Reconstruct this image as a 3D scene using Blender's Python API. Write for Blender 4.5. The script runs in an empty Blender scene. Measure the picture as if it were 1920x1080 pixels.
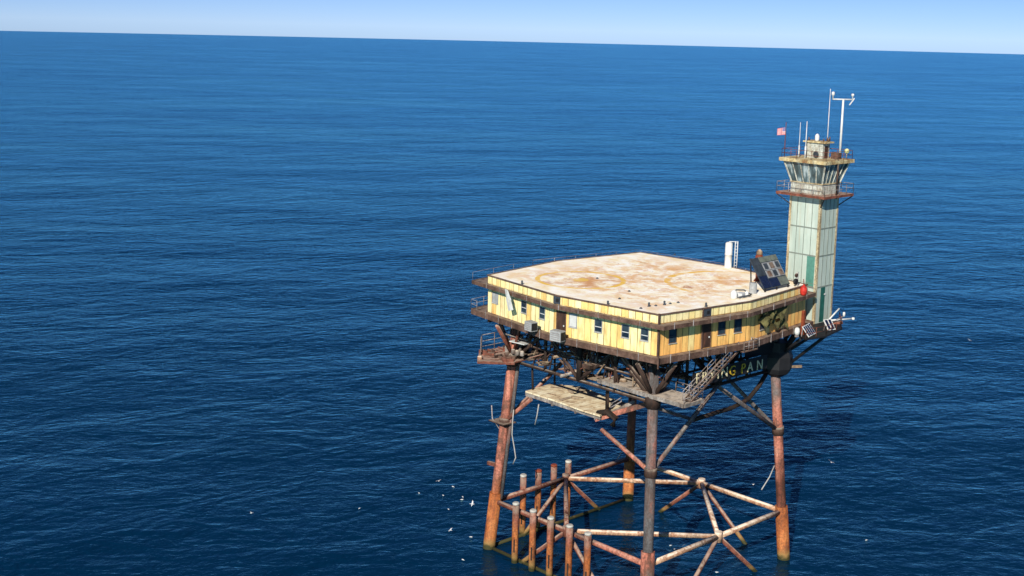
import bpy, math, random
from mathutils import Vector, Matrix
random.seed(7)
S = bpy.context.scene
COL = S.collection
R = math.radians

# ------------------------------------------------------------------ camera
def make_camera():
    cam = bpy.data.cameras.new('camera'); ob = bpy.data.objects.new('camera', cam); COL.objects.link(ob)
    rx = Vector((0.6811582550794886, 0.731853339027713, 0.020349980124155776))
    dn = Vector((0.1306863656507091, -0.09419086893720655, -0.9869392858944582))
    fw = Vector((-0.7203780294887369, 0.6749213067927559, -0.1598021409965565))
    rx, dn = (rx - 0.0025 * dn).normalized(), (dn + 0.0025 * rx).normalized()
    m = Matrix((( rx.x, -dn.x, -fw.x, 89.7514), (rx.y, -dn.y, -fw.y, -104.4932), (rx.z, -dn.z, -fw.z, 58.4358), (0, 0, 0, 1)))
    ob.matrix_world = m
    cam.sensor_width = 36; cam.lens = 2385.733 / 1920 * 36; cam.shift_y = -100 / 1920
    cam.clip_start = 1; cam.clip_end = 40000
    S.camera = ob
make_camera()

# ------------------------------------------------------------------ light
SUN_EL, SUN_AZ = R(31), R(28)            # azimuth measured from -Y towards +X
sd = Vector((math.sin(SUN_AZ) * math.cos(SUN_EL), -math.cos(SUN_AZ) * math.cos(SUN_EL), math.sin(SUN_EL)))
sl = bpy.data.lights.new('sun', 'SUN'); sl.energy = 5.0; sl.angle = R(0.53); sl.color = (1.0, 0.93, 0.82)
so = bpy.data.objects.new('sun', sl); COL.objects.link(so); so.rotation_euler = sd.to_track_quat('Z', 'Y').to_euler(); so.location = sd * 200
W = bpy.data.worlds.new('World'); S.world = W; W.use_nodes = True
wn = W.node_tree.nodes; wl = W.node_tree.links
sky = wn.new('ShaderNodeTexSky'); sky.sky_type = 'NISHITA'; sky.sun_disc = False
sky.sun_elevation = SUN_EL; sky.sun_rotation = math.pi - SUN_AZ
sky.air_density = 1.0; sky.dust_density = 0.0; sky.ozone_density = 8.0; sky.altitude = 5500
bg = wn['Background']; bg.inputs[1].default_value = 0.075
tint = wn.new('ShaderNodeMix'); tint.data_type = 'RGBA'; tint.blend_type = 'MULTIPLY'; tint.inputs[0].default_value = 1.0; tint.inputs[7].default_value = (1.0, 0.90, 0.97, 1)
wl.new(sky.outputs[0], tint.inputs[6]); wl.new(tint.outputs[2], bg.inputs[0])
S.view_settings.view_transform = 'Standard'; S.view_settings.look = 'None'; S.view_settings.exposure = 0.34; S.view_settings.gamma = 1.0

# ------------------------------------------------------------------ node helpers
class NT:
    def __init__(self, name, spec=0.3, rough=0.7):
        self.m = bpy.data.materials.new(name); self.m.use_nodes = True
        self.n = self.m.node_tree.nodes; self.l = self.m.node_tree.links
        self.b = self.n['Principled BSDF']; self.b.inputs['Roughness'].default_value = rough
        self.b.inputs['Specular IOR Level'].default_value = spec
        self._p = None
    def sock(self, v, s):
        if hasattr(v, 'is_linked') or hasattr(v, 'links'): self.l.new(v, s)
        elif isinstance(v, (tuple, list)):
            s.default_value = tuple(v) + (1,) if len(v) == 3 and len(s.default_value) == 4 else tuple(v)
        else: s.default_value = v
    def pos(self):
        if not self._p: self._p = self.n.new('ShaderNodeNewGeometry').outputs['Position']
        return self._p
    def obj(self):
        return self.n.new('ShaderNodeTexCoord').outputs['Object']
    def uv(self):
        return self.n.new('ShaderNodeTexCoord').outputs['UV']
    def mapping(self, v, scale=(1, 1, 1), rot=(0, 0, 0), loc=(0, 0, 0)):
        k = self.n.new('ShaderNodeMapping'); self.sock(v, k.inputs[0]); k.inputs['Scale'].default_value = scale
        k.inputs['Rotation'].default_value = rot; k.inputs['Location'].default_value = loc; return k.outputs[0]
    def along(self, v, deg, stretch):        # coordinates stretched along one horizontal direction
        k = self.n.new('ShaderNodeMapping'); k.vector_type = 'TEXTURE'; self.sock(v, k.inputs[0])
        k.inputs['Rotation'].default_value = (0, 0, R(deg)); k.inputs['Scale'].default_value = (stretch, 1, 1); return k.outputs[0]
    def noise(self, v, scale, detail=4, rough=0.55, dist=0.0, dim='3D', w=None):
        k = self.n.new('ShaderNodeTexNoise'); k.noise_dimensions = dim; self.sock(v, k.inputs['Vector']); k.inputs['Scale'].default_value = scale
        if w is not None: k.inputs['W'].default_value = w
        k.inputs['Detail'].default_value = detail; k.inputs['Roughness'].default_value = rough; k.inputs['Distortion'].default_value = dist
        return k.outputs[0]
    def ramp(self, f, stops, interp='LINEAR'):
        k = self.n.new('ShaderNodeValToRGB'); e = k.color_ramp; e.interpolation = interp
        while len(e.elements) < len(stops): e.elements.new(0.5)
        for i, (p, c) in enumerate(stops):
            e.elements[i].position = p; e.elements[i].color = (c, c, c, 1) if isinstance(c, (int, float)) else tuple(c) + (1,)
        self.sock(f, k.inputs[0]); return k.outputs[0]
    def mix(self, f, a, b, mode='MIX'):
        k = self.n.new('ShaderNodeMix'); k.data_type = 'RGBA'; k.blend_type = mode
        self.sock(f, k.inputs[0]); self.sock(a, k.inputs[6]); self.sock(b, k.inputs[7]); return k.outputs[2]
    def math(self, op, a, b=0.0, c=None, clamp=False):
        k = self.n.new('ShaderNodeMath'); k.operation = op; k.use_clamp = clamp; self.sock(a, k.inputs[0]); self.sock(b, k.inputs[1])
        if c is not None: self.sock(c, k.inputs[2])
        return k.outputs[0]
    def sep(self, v):
        k = self.n.new('ShaderNodeSeparateXYZ'); self.sock(v, k.inputs[0]); return k.outputs
    def comb(self, x, y, z):
        k = self.n.new('ShaderNodeCombineXYZ'); self.sock(x, k.inputs[0]); self.sock(y, k.inputs[1]); self.sock(z, k.inputs[2]); return k.outputs[0]
    def bump(self, h, dist, strength=1.0, normal=None):
        k = self.n.new('ShaderNodeBump'); k.inputs['Strength'].default_value = strength; k.inputs['Distance'].default_value = dist
        self.sock(h, k.inputs['Height'])
        if normal: self.sock(normal, k.inputs['Normal'])
        return k.outputs[0]
    def done(self, color=None, rough=None, normal=None, metal=None):
        if color is not None: self.sock(color, self.b.inputs['Base Color'])
        if rough is not None: self.sock(rough, self.b.inputs['Roughness'])
        if normal is not None: self.sock(normal, self.b.inputs['Normal'])
        if metal is not None: self.b.inputs['Metallic'].default_value = metal
        return self.m

# ------------------------------------------------------------------ sea
SEA_R = 1170000.0
def sea_material():
    t = NT('sea_water', 0.5, 0.12)
    p = t.pos(); nn = t.n
    # long swell, wind sea, chop and ripples; the crests run nearly along the camera's horizontal
    sw = t.noise(t.along(p, 58, 1.8), 0.024, 2, 0.5)
    wv = t.noise(t.along(p, 74, 1.6), 0.12, 3, 0.6, 0.5)
    ch = t.noise(t.along(p, 46, 1.8), 0.36, 4, 0.62, 0.6)
    rp = t.noise(t.along(p, 66, 1.5), 0.85, 4, 0.62, 0.4)
    h = t.math('ADD', t.math('MULTIPLY', sw, 2.1), t.math('MULTIPLY', wv, 0.72))
    h = t.math('ADD', h, t.math('ADD', t.math('MULTIPLY', ch, 0.31), t.math('MULTIPLY', rp, 0.145)))
    nrm = t.bump(h, 1.0, 1.0)
    pa = t.noise(t.along(p, 50, 3), 0.010, 4, 0.6)      # slicks and wind-roughened patches
    body = nn.new('ShaderNodeBsdfDiffuse'); t.sock(t.ramp(pa, [(0.3, (0.0003, 0.0135, 0.038)), (0.7, (0.0005, 0.0185, 0.054))]), body.inputs[0])
    t.sock(t.bump(h, 1.6, 1.0), body.inputs['Normal'])
    gl = nn.new('ShaderNodeBsdfGlossy'); gl.inputs[0].default_value = (0.40, 0.90, 1.0, 1)
    t.sock(t.ramp(pa, [(0.3, 0.13), (0.7, 0.22)]), gl.inputs['Roughness']); t.sock(nrm, gl.inputs['Normal'])
    fr = nn.new('ShaderNodeFresnel'); fr.inputs[0].default_value = 1.27; t.sock(nrm, fr.inputs['Normal'])
    mx = nn.new('ShaderNodeMixShader'); pb = t.noise(t.along(p, 52, 1.6), 0.035, 9, 0.70, 0.5)
    t.sock(t.math('MULTIPLY', t.math('SUBTRACT', fr.outputs[0], 0.012, clamp=True), t.ramp(pb, [(0.30, 0.90), (0.68, 1.10)])), mx.inputs[0])
    t.l.new(body.outputs[0], mx.inputs[1]); t.l.new(gl.outputs[0], mx.inputs[2])
    nn.remove(t.b); t.l.new(mx.outputs[0], nn['Material Output'].inputs[0])
    return t.m
def make_sea():
    verts = [(0, 0, 0)]; faces = []
    rings = [4, 8, 14, 22, 32, 45, 60, 80, 105, 135, 170, 210, 260, 320, 400, 500, 630, 800, 1000, 1300, 1700, 2200, 2900, 3800, 5000, 6500, 8000, 9500, 11000, 13000, 16000]
    N = 160
    for r in rings:
        for k in range(N):
            a = 2 * math.pi * k / N; verts.append((r * math.cos(a), r * math.sin(a), -r * r / (2 * SEA_R)))
    for k in range(N): faces.append((0, 1 + k, 1 + (k + 1) % N))
    for i in range(len(rings) - 1):
        b0 = 1 + i * N; b1 = b0 + N
        for k in range(N):
            q = (k + 1) % N; faces.append((b0 + k, b1 + k, b1 + q, b0 + q))
    me = bpy.data.meshes.new('sea'); me.from_pydata(verts, [], faces); me.materials.append(sea_material())
    for pl in me.polygons: pl.use_smooth = True
    o = bpy.data.objects.new('sea', me); COL.objects.link(o); o['kind'] = 'structure'; o['label'] = 'deep blue open sea rippled by wind, reaching to the horizon'; o['category'] = 'sea'
make_sea()
# ------------------------------------------------------------------ mesh builder
ORG = {}
class MB:
    def __init__(self): self.v = []; self.f = []; self.s = []; self.uv = []
    def face(self, idx, smooth=False, uv=None): self.f.append(tuple(idx)); self.s.append(smooth); self.uv.append(uv)
    def quad(self, a, b, c, d, uv=None):
        n = len(self.v); self.v += [tuple(a), tuple(b), tuple(c), tuple(d)]; self.face((n, n + 1, n + 2, n + 3), False, uv); return self
    def box(self, c, s, rz=0.0, tilt=None):
        m = Matrix.Rotation(rz, 3, 'Z')
        if tilt is not None: m = tilt
        n = len(self.v)
        for x, y, z in ((-1, -1, -1), (1, -1, -1), (1, 1, -1), (-1, 1, -1), (-1, -1, 1), (1, -1, 1), (1, 1, 1), (-1, 1, 1)):
            p = m @ Vector((x * s[0] / 2, y * s[1] / 2, z * s[2] / 2)); self.v.append((p.x + c[0], p.y + c[1], p.z + c[2]))
        for q in ((0, 3, 2, 1), (4, 5, 6, 7), (0, 1, 5, 4), (1, 2, 6, 5), (2, 3, 7, 6), (3, 0, 4, 7)): self.face([n + i for i in q])
        return self
    def bar(self, p, q, w, h=None):            # square bar between two points
        p, q = Vector(p), Vector(q); d = (q - p)
        if d.length < 1e-6: return self
        d.normalize(); up = Vector((0, 0, 1)) if abs(d.z) < 0.95 else Vector((1, 0, 0))
        a = d.cross(up).normalized(); b = a.cross(d); h = h or w; n = len(self.v)
        for e in (p, q):
            for sx, sy in ((-1, -1), (1, -1), (1, 1), (-1, 1)): self.v.append(tuple(e + a * sx * w / 2 + b * sy * h / 2))
        for i in range(4): self.face((n + i, n + (i + 1) % 4, n + 4 + (i + 1) % 4, n + 4 + i))
        self.face((n + 3, n + 2, n + 1, n)); self.face((n + 4, n + 5, n + 6, n + 7)); return self
    def tube(self, pts, r, n=10, cap=True, r2=None):
        pts = [Vector(p) for p in pts]; N = len(pts); base = len(self.v)
        for i, p in enumerate(pts):
            d = (pts[min(i + 1, N - 1)] - pts[max(i - 1, 0)]).normalized()
            up = Vector((0, 0, 1)) if abs(d.z) < 0.9 else Vector((1, 0, 0))
            a = d.cross(up).normalized(); b = a.cross(d)
            rr = r if r2 is None else r + (r2 - r) * i / (N - 1)
            for k in range(n):
                t = 2 * math.pi * k / n; self.v.append(tuple(p + a * rr * math.cos(t) + b * rr * math.sin(t)))
        for i in range(N - 1):
            for k in range(n):
                q = (k + 1) % n; self.face((base + i * n + k, base + i * n + q, base + (i + 1) * n + q, base + (i + 1) * n + k), True)
        if cap:
            self.face([base + k for k in range(n)][::-1]); self.face([base + (N - 1) * n + k for k in range(n)])
        return self
    def lathe(self, c, prof, n=14, axis='Z', smooth=True):  # prof: (radius, height)
        base = len(self.v)
        for r, h in prof:
            for k in range(n):
                t = 2 * math.pi * k / n; x, y = r * math.cos(t), r * math.sin(t)
                v = (x, y, h) if axis == 'Z' else (h, x, y) if axis == 'X' else (y, h, x)
                self.v.append((c[0] + v[0], c[1] + v[1], c[2] + v[2]))
        for i in range(len(prof) - 1):
            for k in range(n):
                q = (k + 1) % n; self.face((base + i * n + k, base + i * n + q, base + (i + 1) * n + q, base + (i + 1) * n + k), smooth)
        self.face([base + k for k in range(n)][::-1]); self.face([base + (len(prof) - 1) * n + k for k in range(n)]); return self
    def prism(self, poly, z0, z1):
        n = len(self.v); k = len(poly)
        for z in (z0, z1):
            for x, y in poly: self.v.append((x, y, z))
        self.face(range(n + k - 1, n - 1, -1)); self.face(range(n + k, n + 2 * k))
        for i in range(k): self.face((n + i, n + (i + 1) % k, n + k + (i + 1) % k, n + k + i))
        return self
    def ring(self, inner, outer, z0, z1):       # flat ring between two polygons of equal count
        k = len(inner); n = len(self.v)
        for poly in (inner, outer):
            for z in (z0, z1):
                for x, y in poly: self.v.append((x, y, z))
        for i in range(k):
            j = (i + 1) % k
            self.face((n + k + i, n + 3 * k + i, n + 3 * k + j, n + k + j)); self.face((n + i, n + j, n + 2 * k + j, n + 2 * k + i))
            self.face((n + 2 * k + i, n + 2 * k + j, n + 3 * k + j, n + 3 * k + i)); self.face((n + i, n + k + i, n + k + j, n + j))
        return self
    def panel(self, p, q, z0, z1, th=0.1, u0=0.0):   # upright slab p->q (xy), outer face on the line, thickness inwards, UV in metres on it
        p, q = Vector(p), Vector(q); d = (q - p); L = d.length; d.normalize(); nn = Vector((d.y, -d.x)); a, b = p - nn * th, q - nn * th
        n = len(self.v)
        for e in (p, q, b, a):
            self.v.append((e.x, e.y, z0)); self.v.append((e.x, e.y, z1))
        self.face((n, n + 2, n + 3, n + 1), False, ((u0, z0), (u0 + L, z0), (u0 + L, z1), (u0, z1)))
        z = ((u0 + .3, z0),) * 4
        for q4 in ((n + 2, n + 4, n + 5, n + 3), (n + 4, n + 6, n + 7, n + 5), (n + 6, n, n + 1, n + 7), (n + 1, n + 3, n + 5, n + 7), (n, n + 6, n + 4, n + 2)): self.face(q4, False, z)
        return self
    def build(self, name, mat, parent=None, fix=True):
        me = bpy.data.meshes.new(name); o0 = ORG.get(parent, Vector((0, 0, 0)))
        me.from_pydata([(x - o0.x, y - o0.y, z - o0.z) for x, y, z in self.v], [], self.f)
        me.materials.append(mat)
        for pl, s in zip(me.polygons, self.s): pl.use_smooth = s
        if any(self.uv):
            ul = me.uv_layers.new(name='UVMap')
            for pl, u in zip(me.polygons, self.uv):
                for li, k in zip(pl.loop_indices, range(len(pl.loop_indices))): ul.data[li].uv = u[k] if u else (0, 0)
        if fix and not any(self.uv):
            import bmesh
            bm = bmesh.new(); bm.from_mesh(me); bmesh.ops.recalc_face_normals(bm, faces=bm.faces); bm.to_mesh(me); bm.free()
        me.update()
        o = bpy.data.objects.new(name, me); COL.objects.link(o)
        if parent: o.parent = parent
        ORG[o] = o0
        return o
def tag(o, label, cat, group=None, kind=None):
    o['label'] = label; o['category'] = cat
    if group: o['group'] = group
    if kind: o['kind'] = kind
    return o
def thing(name, label, cat, loc=(0, 0, 0), group=None):
    o = bpy.data.objects.new(name, None); COL.objects.link(o); o.location = loc; o.empty_display_size = 0.5
    ORG[o] = Vector(loc); return tag(o, label, cat, group)
def offset_poly(poly, offs):
    out = []; n = len(poly)
    for i in range(n):
        def line(k):
            p, q = Vector(poly[k]), Vector(poly[(k + 1) % n]); d = (q - p).normalized(); nn = Vector((d.y, -d.x)); return p + nn * offs[k], d
        p1, d1 = line((i - 1) % n); p2, d2 = line(i)
        den = d1.x * d2.y - d1.y * d2.x
        t = ((p2.x - p1.x) * d2.y - (p2.y - p1.y) * d2.x) / den
        out.append((p1.x + d1.x * t, p1.y + d1.y * t))
    return out
def railing(pts, h=1.05, r=0.032, step=2.0, rails=(1.0, 0.52), mb=None, posts=True):
    mb = mb or MB()
    for p, q in zip(pts, pts[1:]):
        p, q = Vector(p), Vector(q); L = (q - p).length; k = max(1, round(L / step))
        for i in range(k + 1):
            e = p.lerp(q, i / k); mb.tube([e, e + Vector((0, 0, h))], r, 5)
        for f in rails: mb.tube([p + Vector((0, 0, h * f)), q + Vector((0, 0, h * f))], r * .85, 5)
    return mb

# ------------------------------------------------------------------ materials
def steel(name, stops, scale=0.55, streak=0.45, guano=0.0, algae=False, zones=None, rough=0.75, seed=0.0, detail=6):
    """Weathered painted steel: colour patches, vertical run-off streaks, bird droppings on top faces, algae at the waterline."""
    t = NT(name, 0.25, rough); p = t.pos()
    pm = t.mapping(p, (1, 1, 0.6), (0, 0, 0), (seed, seed * 1.7, seed * .6))
    n1 = t.noise(pm, scale, detail, 0.62, 0.3)
    col = t.ramp(n1, stops)
    z = t.sep(p)[2]
    if zones:                                   # colour that changes with height, including painted deck shade: (height, width, stops)
        for zz, w, st in zones:
            c2 = t.ramp(t.noise(pm, scale * 1.5, detail, 0.62, 0.3), st)
            zw = t.math('ADD', z, t.math('MULTIPLY', t.math('SUBTRACT', t.noise(pm, 0.9, 3), 0.5), w * 2.2))
            f = t.math('DIVIDE', t.math('SUBTRACT', zz + w / 2, zw), w, clamp=True); col = t.mix(f, col, c2)
    st = t.noise(t.mapping(p, (2.6, 2.6, 0.16), (0, 0, 0), (seed * 2, seed, 0)), 1.0, 4, 0.6)
    col = t.mix(t.math('MULTIPLY', t.ramp(st, [(0.46, 0.0), (0.62, 1.0)]), streak), col, (0.045, 0.022, 0.014))
    fine = t.noise(p, 5.0, 3, 0.6)
    col = t.mix(t.ramp(fine, [(0.36, 0.45), (0.6, 0.0)]), col, (0.03, 0.018, 0.012))
    pt = t.noise(t.mapping(pm, (1, 1, 0.5)), 1.7, 5, 0.7)
    col = t.mix(t.ramp(pt, [(0.52, 0.0), (0.62, 0.45), (0.8, 0.7)]), col, (0.075, 0.038, 0.025))
    if guano:
        nz = t.sep(t.n.new('ShaderNodeNewGeometry').outputs['Normal'])[2]
        g = t.math('MULTIPLY', t.ramp(nz, [(0.35, 0.0), (0.7, 1.0)]), t.ramp(t.noise(p, 1.3, 5, 0.65), [(0.36, 0.0), (0.54, 1.0)]))
        col = t.mix(t.math('MULTIPLY', g, guano), col, (0.74, 0.63, 0.50))
    if algae:
        zw = t.math('ADD', z, t.math('MULTIPLY', t.math('SUBTRACT', t.noise(p, 1.2, 4), 0.5), 1.0))
        col = t.mix(t.ramp(t.math('DIVIDE', zw, 3.0, clamp=True), [(0.22, 1.0), (0.50, 0.0)]), col, (0.26, 0.15, 0.05))
        col = t.mix(t.ramp(t.math('DIVIDE', zw, 3.0, clamp=True), [(0.10, 1.0), (0.24, 0.0)]), col, (0.040, 0.038, 0.012))
    return t.done(col, rough, t.bump(n1, 0.03, 0.5))
ORANGE = [(0.30, (0.10, 0.028, 0.010)), (0.46, (0.40, 0.115, 0.030)), (0.62, (0.50, 0.18, 0.055)), (0.8, (0.30, 0.09, 0.045))]
SALMON = [(0.30, (0.12, 0.09, 0.075)), (0.43, (0.19, 0.075, 0.05)), (0.50, (0.48, 0.165, 0.11)), (0.70, (0.52, 0.24, 0.165))]
GREYS = [(0.30, (0.05, 0.05, 0.052)), (0.48, (0.12, 0.115, 0.115)), (0.58, (0.17, 0.125, 0.115)), (0.68, (0.32, 0.14, 0.11))]
BROWN = [(0.30, (0.014, 0.010, 0.009)), (0.50, (0.042, 0.026, 0.020)), (0.66, (0.10, 0.055, 0.040)), (0.8, (0.20, 0.14, 0.11))]
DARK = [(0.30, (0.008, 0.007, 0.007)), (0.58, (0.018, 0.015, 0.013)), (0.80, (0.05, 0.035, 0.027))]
REDRUST = [(0.30, (0.05, 0.020, 0.013)), (0.5, (0.20, 0.062, 0.038)), (0.7, (0.36, 0.13, 0.085))]
M = {}
M['leg_left'] = steel('leg_paint_salmon', SALMON, 0.5, 0.7, 0, True, [(14.0, 5, SALMON), (7.5, 2.5, ORANGE)], seed=3)
M['leg_right'] = steel('leg_pink_painted_shade', GREYS, 0.5, 0.45, 0, True, [(18.5, 2.5, SALMON), (10.0, 3, REDRUST)], seed=8)  # grey above the top zone is the deck's shadow painted on
M['leg_front'] = steel('leg_paint_grey', GREYS, 0.7, 0.5, 0, True, seed=5)
M['leg_back'] = steel('leg_brown_painted_shade', REDRUST, 0.5, 0.5, 0, True, [(7.5, 3, ORANGE)], seed=11)  # darker upper part has the deck's shadow painted into the colour
M['sleeve'] = steel('sleeve_orange_rust', ORANGE, 0.6, 0.35, 0, True, seed=1)
M['sleeve_pink'] = steel('sleeve_pink_rust', SALMON, 0.7, 0.4, 0, True, seed=14)
M['pile'] = steel('pile_orange_rust', REDRUST, 0.9, 0.5, 0.3, True, [(4.6, 2.2, ORANGE)], seed=6)
M['brace_rust'] = steel('brace_red_rust', REDRUST, 0.5, 0.35, 0.35, True, seed=2)
M['brace_pale'] = steel('brace_guano_rust', [(0.30, (0.14, 0.05, 0.03)), (0.43, (0.42, 0.20, 0.11)), (0.55, (0.55, 0.34, 0.21)), (0.70, (0.60, 0.44, 0.31))], 0.6, 0.3, 1.0, True, seed=4)
M['brace_dark'] = steel('brace_dark_grey', GREYS, 0.5, 0.5, 0.2, seed=9)
M['brace_salmon'] = steel('brace_salmon', SALMON, 0.5, 0.3, 0.2, seed=12)
M['truss'] = steel('truss_brown', BROWN, 0.5, 0.5, 0.3, seed=7)
M['truss_dark'] = steel('truss_painted_shade', DARK, 0.5, 0.4, 0.0, seed=10)  # near-black tone puts the truss's under-deck shade into the colour
M['grating'] = steel('grating_rust', REDRUST, 1.2, 0.3, 0.35, seed=13)
M['walk_brown'] = steel('walkway_brown', [(0.30, (0.05, 0.030, 0.022)), (0.5, (0.13, 0.075, 0.055)), (0.66, (0.20, 0.125, 0.095)), (0.8, (0.30, 0.23, 0.18))], 0.8, 0.35, 0.2, seed=15)
M['walk_grey'] = steel('walkway_grey', [(0.30, (0.12, 0.10, 0.09)), (0.5, (0.28, 0.25, 0.22)), (0.66, (0.42, 0.38, 0.34)), (0.8, (0.26, 0.18, 0.13))], 0.8, 0.35, 0.5, seed=16)
M['rail'] = steel('rail_galvanised', [(0.35, (0.16, 0.12, 0.10)), (0.55, (0.34, 0.31, 0.30)), (0.7, (0.45, 0.42, 0.42))], 0.9, 0.2, seed=17)
M['rail_rust'] = steel('rail_rust', REDRUST, 0.9, 0.2, seed=18)
M['tan'] = steel('pipe_tan', [(0.3, (0.12, 0.075, 0.045)), (0.55, (0.34, 0.24, 0.15)), (0.75, (0.46, 0.37, 0.26))], 0.8, 0.35, 0.3, seed=19)

def plain(name, c, rough=0.6, var=0.25, scale=2.0, spec=0.3, metal=0.0):
    t = NT(name, spec, rough); n = t.noise(t.pos(), scale, 5, 0.6)
    d = tuple(x * (1 - var) for x in c); return t.done(t.ramp(n, [(0.35, d), (0.65, c)]), rough, None, metal)
M['white'] = plain('white_paint', (0.66, 0.66, 0.63), 0.5, 0.2)
M['offwhite'] = plain('offwhite_paint', (0.50, 0.49, 0.44), 0.6, 0.35)
M['greyframe'] = plain('grey_frame', (0.30, 0.31, 0.32), 0.5, 0.4)
M['alu'] = plain('pale_metal', (0.60, 0.62, 0.62), 0.45, 0.2)
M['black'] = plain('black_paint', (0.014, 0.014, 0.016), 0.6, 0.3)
M['navy'] = plain('solar_cell_navy', (0.012, 0.020, 0.055), 0.22, 0.4, 3.0, 0.5)
M['slate'] = plain('slate_panel', (0.045, 0.058, 0.075), 0.5, 0.5, 2.0)
M['greygreen'] = plain('grey_green_sheet', (0.14, 0.16, 0.135), 0.7, 0.4)
M['teal'] = plain('green_door_paint', (0.085, 0.24, 0.19), 0.5, 0.25)
M['deepgreen'] = plain('deep_green_paint', (0.018, 0.11, 0.085), 0.5, 0.3)
M['red'] = plain('red_paint', (0.55, 0.035, 0.022), 0.55, 0.45)
M['rustpot'] = plain('rusty_brown_paint', (0.26, 0.055, 0.022), 0.7, 0.5)
M['door'] = steel('door_dark_brown', [(0.3, (0.02, 0.012, 0.010)), (0.55, (0.055, 0.028, 0.02)), (0.7, (0.12, 0.05, 0.03))], 1.2, 0.3, seed=20)
M['olive'] = plain('olive_netting', (0.13, 0.12, 0.045), 0.9, 0.88, 1.3)
M['sheet'] = plain('white_sheeting', (0.54, 0.55, 0.53), 0.7, 0.15)
M['letter'] = plain('letter_white_paint', (0.80, 0.70, 0.42), 0.6, 0.2)
M['letter_yellow'] = plain('letter_yellow_paint', (0.62, 0.40, 0.03), 0.6, 0.3)
M['ac'] = plain('unit_grey_white', (0.36, 0.37, 0.37), 0.6, 0.3, 3)
M['yellowlamp'] = plain('yellow_lamp', (0.62, 0.60, 0.30), 0.5, 0.3)
M['gull_white'] = plain('gull_white', (0.62, 0.63, 0.64), 0.7, 0.05)
M['rope'] = plain('rope_grey', (0.36, 0.35, 0.33), 0.9, 0.2)

def glass_mat():
    t = NT('window_glass', 0.5, 0.12); n = t.noise(t.pos(), 1.2, 2)
    return t.done(t.ramp(n, [(0.4, (0.010, 0.020, 0.035)), (0.6, (0.030, 0.050, 0.065))]), 0.12)
M['glass'] = glass_mat()
def cab_glass():
    t = NT('cab_glass', 0.6, 0.1); n = t.noise(t.mapping(t.pos(), (1.6, 1.6, 0.35)), 1.0, 3)
    return t.done(t.ramp(n, [(0.38, (0.020, 0.045, 0.055)), (0.52, (0.060, 0.11, 0.13)), (0.64, (0.34, 0.42, 0.44))]), 0.15)
M['cabglass'] = cab_glass()

def wall_yellow(name, w=0.8, seed=0.0, orange=0.22, tones=((0.76, 0.50, 0.17), (0.79, 0.58, 0.21))):
    t = NT(name, 0.25, 0.65); uv = t.sep(t.uv()); p = t.pos()
    q = t.math('DIVIDE', uv[0], w); idx = t.math('FLOOR', q); fr = t.math('FRACT', q)
    wn_ = t.n.new('ShaderNodeTexWhiteNoise'); wn_.noise_dimensions = '1D'; t.sock(t.math('ADD', idx, seed), wn_.inputs['W']); rnd = wn_.outputs[0]
    col = t.ramp(rnd, [(0.0, tones[0]), (orange, tones[1]), (orange + 0.08, (0.81, 0.69, 0.31)), (1.0, (0.85, 0.77, 0.43))])
    grime = t.noise(t.mapping(p, (1.5, 1.5, 0.30)), 1.3, 5, 0.65)
    col = t.mix(t.ramp(grime, [(0.48, 0.0), (0.70, 0.60)]), col, (0.38, 0.18, 0.05))
    col = t.mix(t.ramp(t.noise(p, 2.3, 5, 0.7), [(0.58, 0.0), (0.72, 0.4)]), col, (0.30, 0.22, 0.10))
    edge = t.math('MULTIPLY', t.math('ABSOLUTE', t.math('SUBTRACT', fr, 0.5)), 2.0)     # 1 at a joint
    jn = t.noise(t.mapping(p, (3, 3, 0.5)), 1.0, 2)
    col = t.mix(t.math('MULTIPLY', t.ramp(edge, [(0.85, 0.0), (0.92, 1.0)]), t.ramp(jn, [(0.35, 0.35), (0.6, 0.95)])), col, (0.13, 0.085, 0.03))
    return t.done(col, 0.65)
M['wall'] = wall_yellow('yellow_wall_panels', 0.8, 3.0)
M['fascia'] = wall_yellow('yellow_fascia_panels', 0.82, 40.0, 0.10)
M['wall_orange'] = wall_yellow('orange_wall_panels', 0.8, 7.0, 0.84, ((0.86, 0.45, 0.13), (0.86, 0.56, 0.18)))

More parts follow.
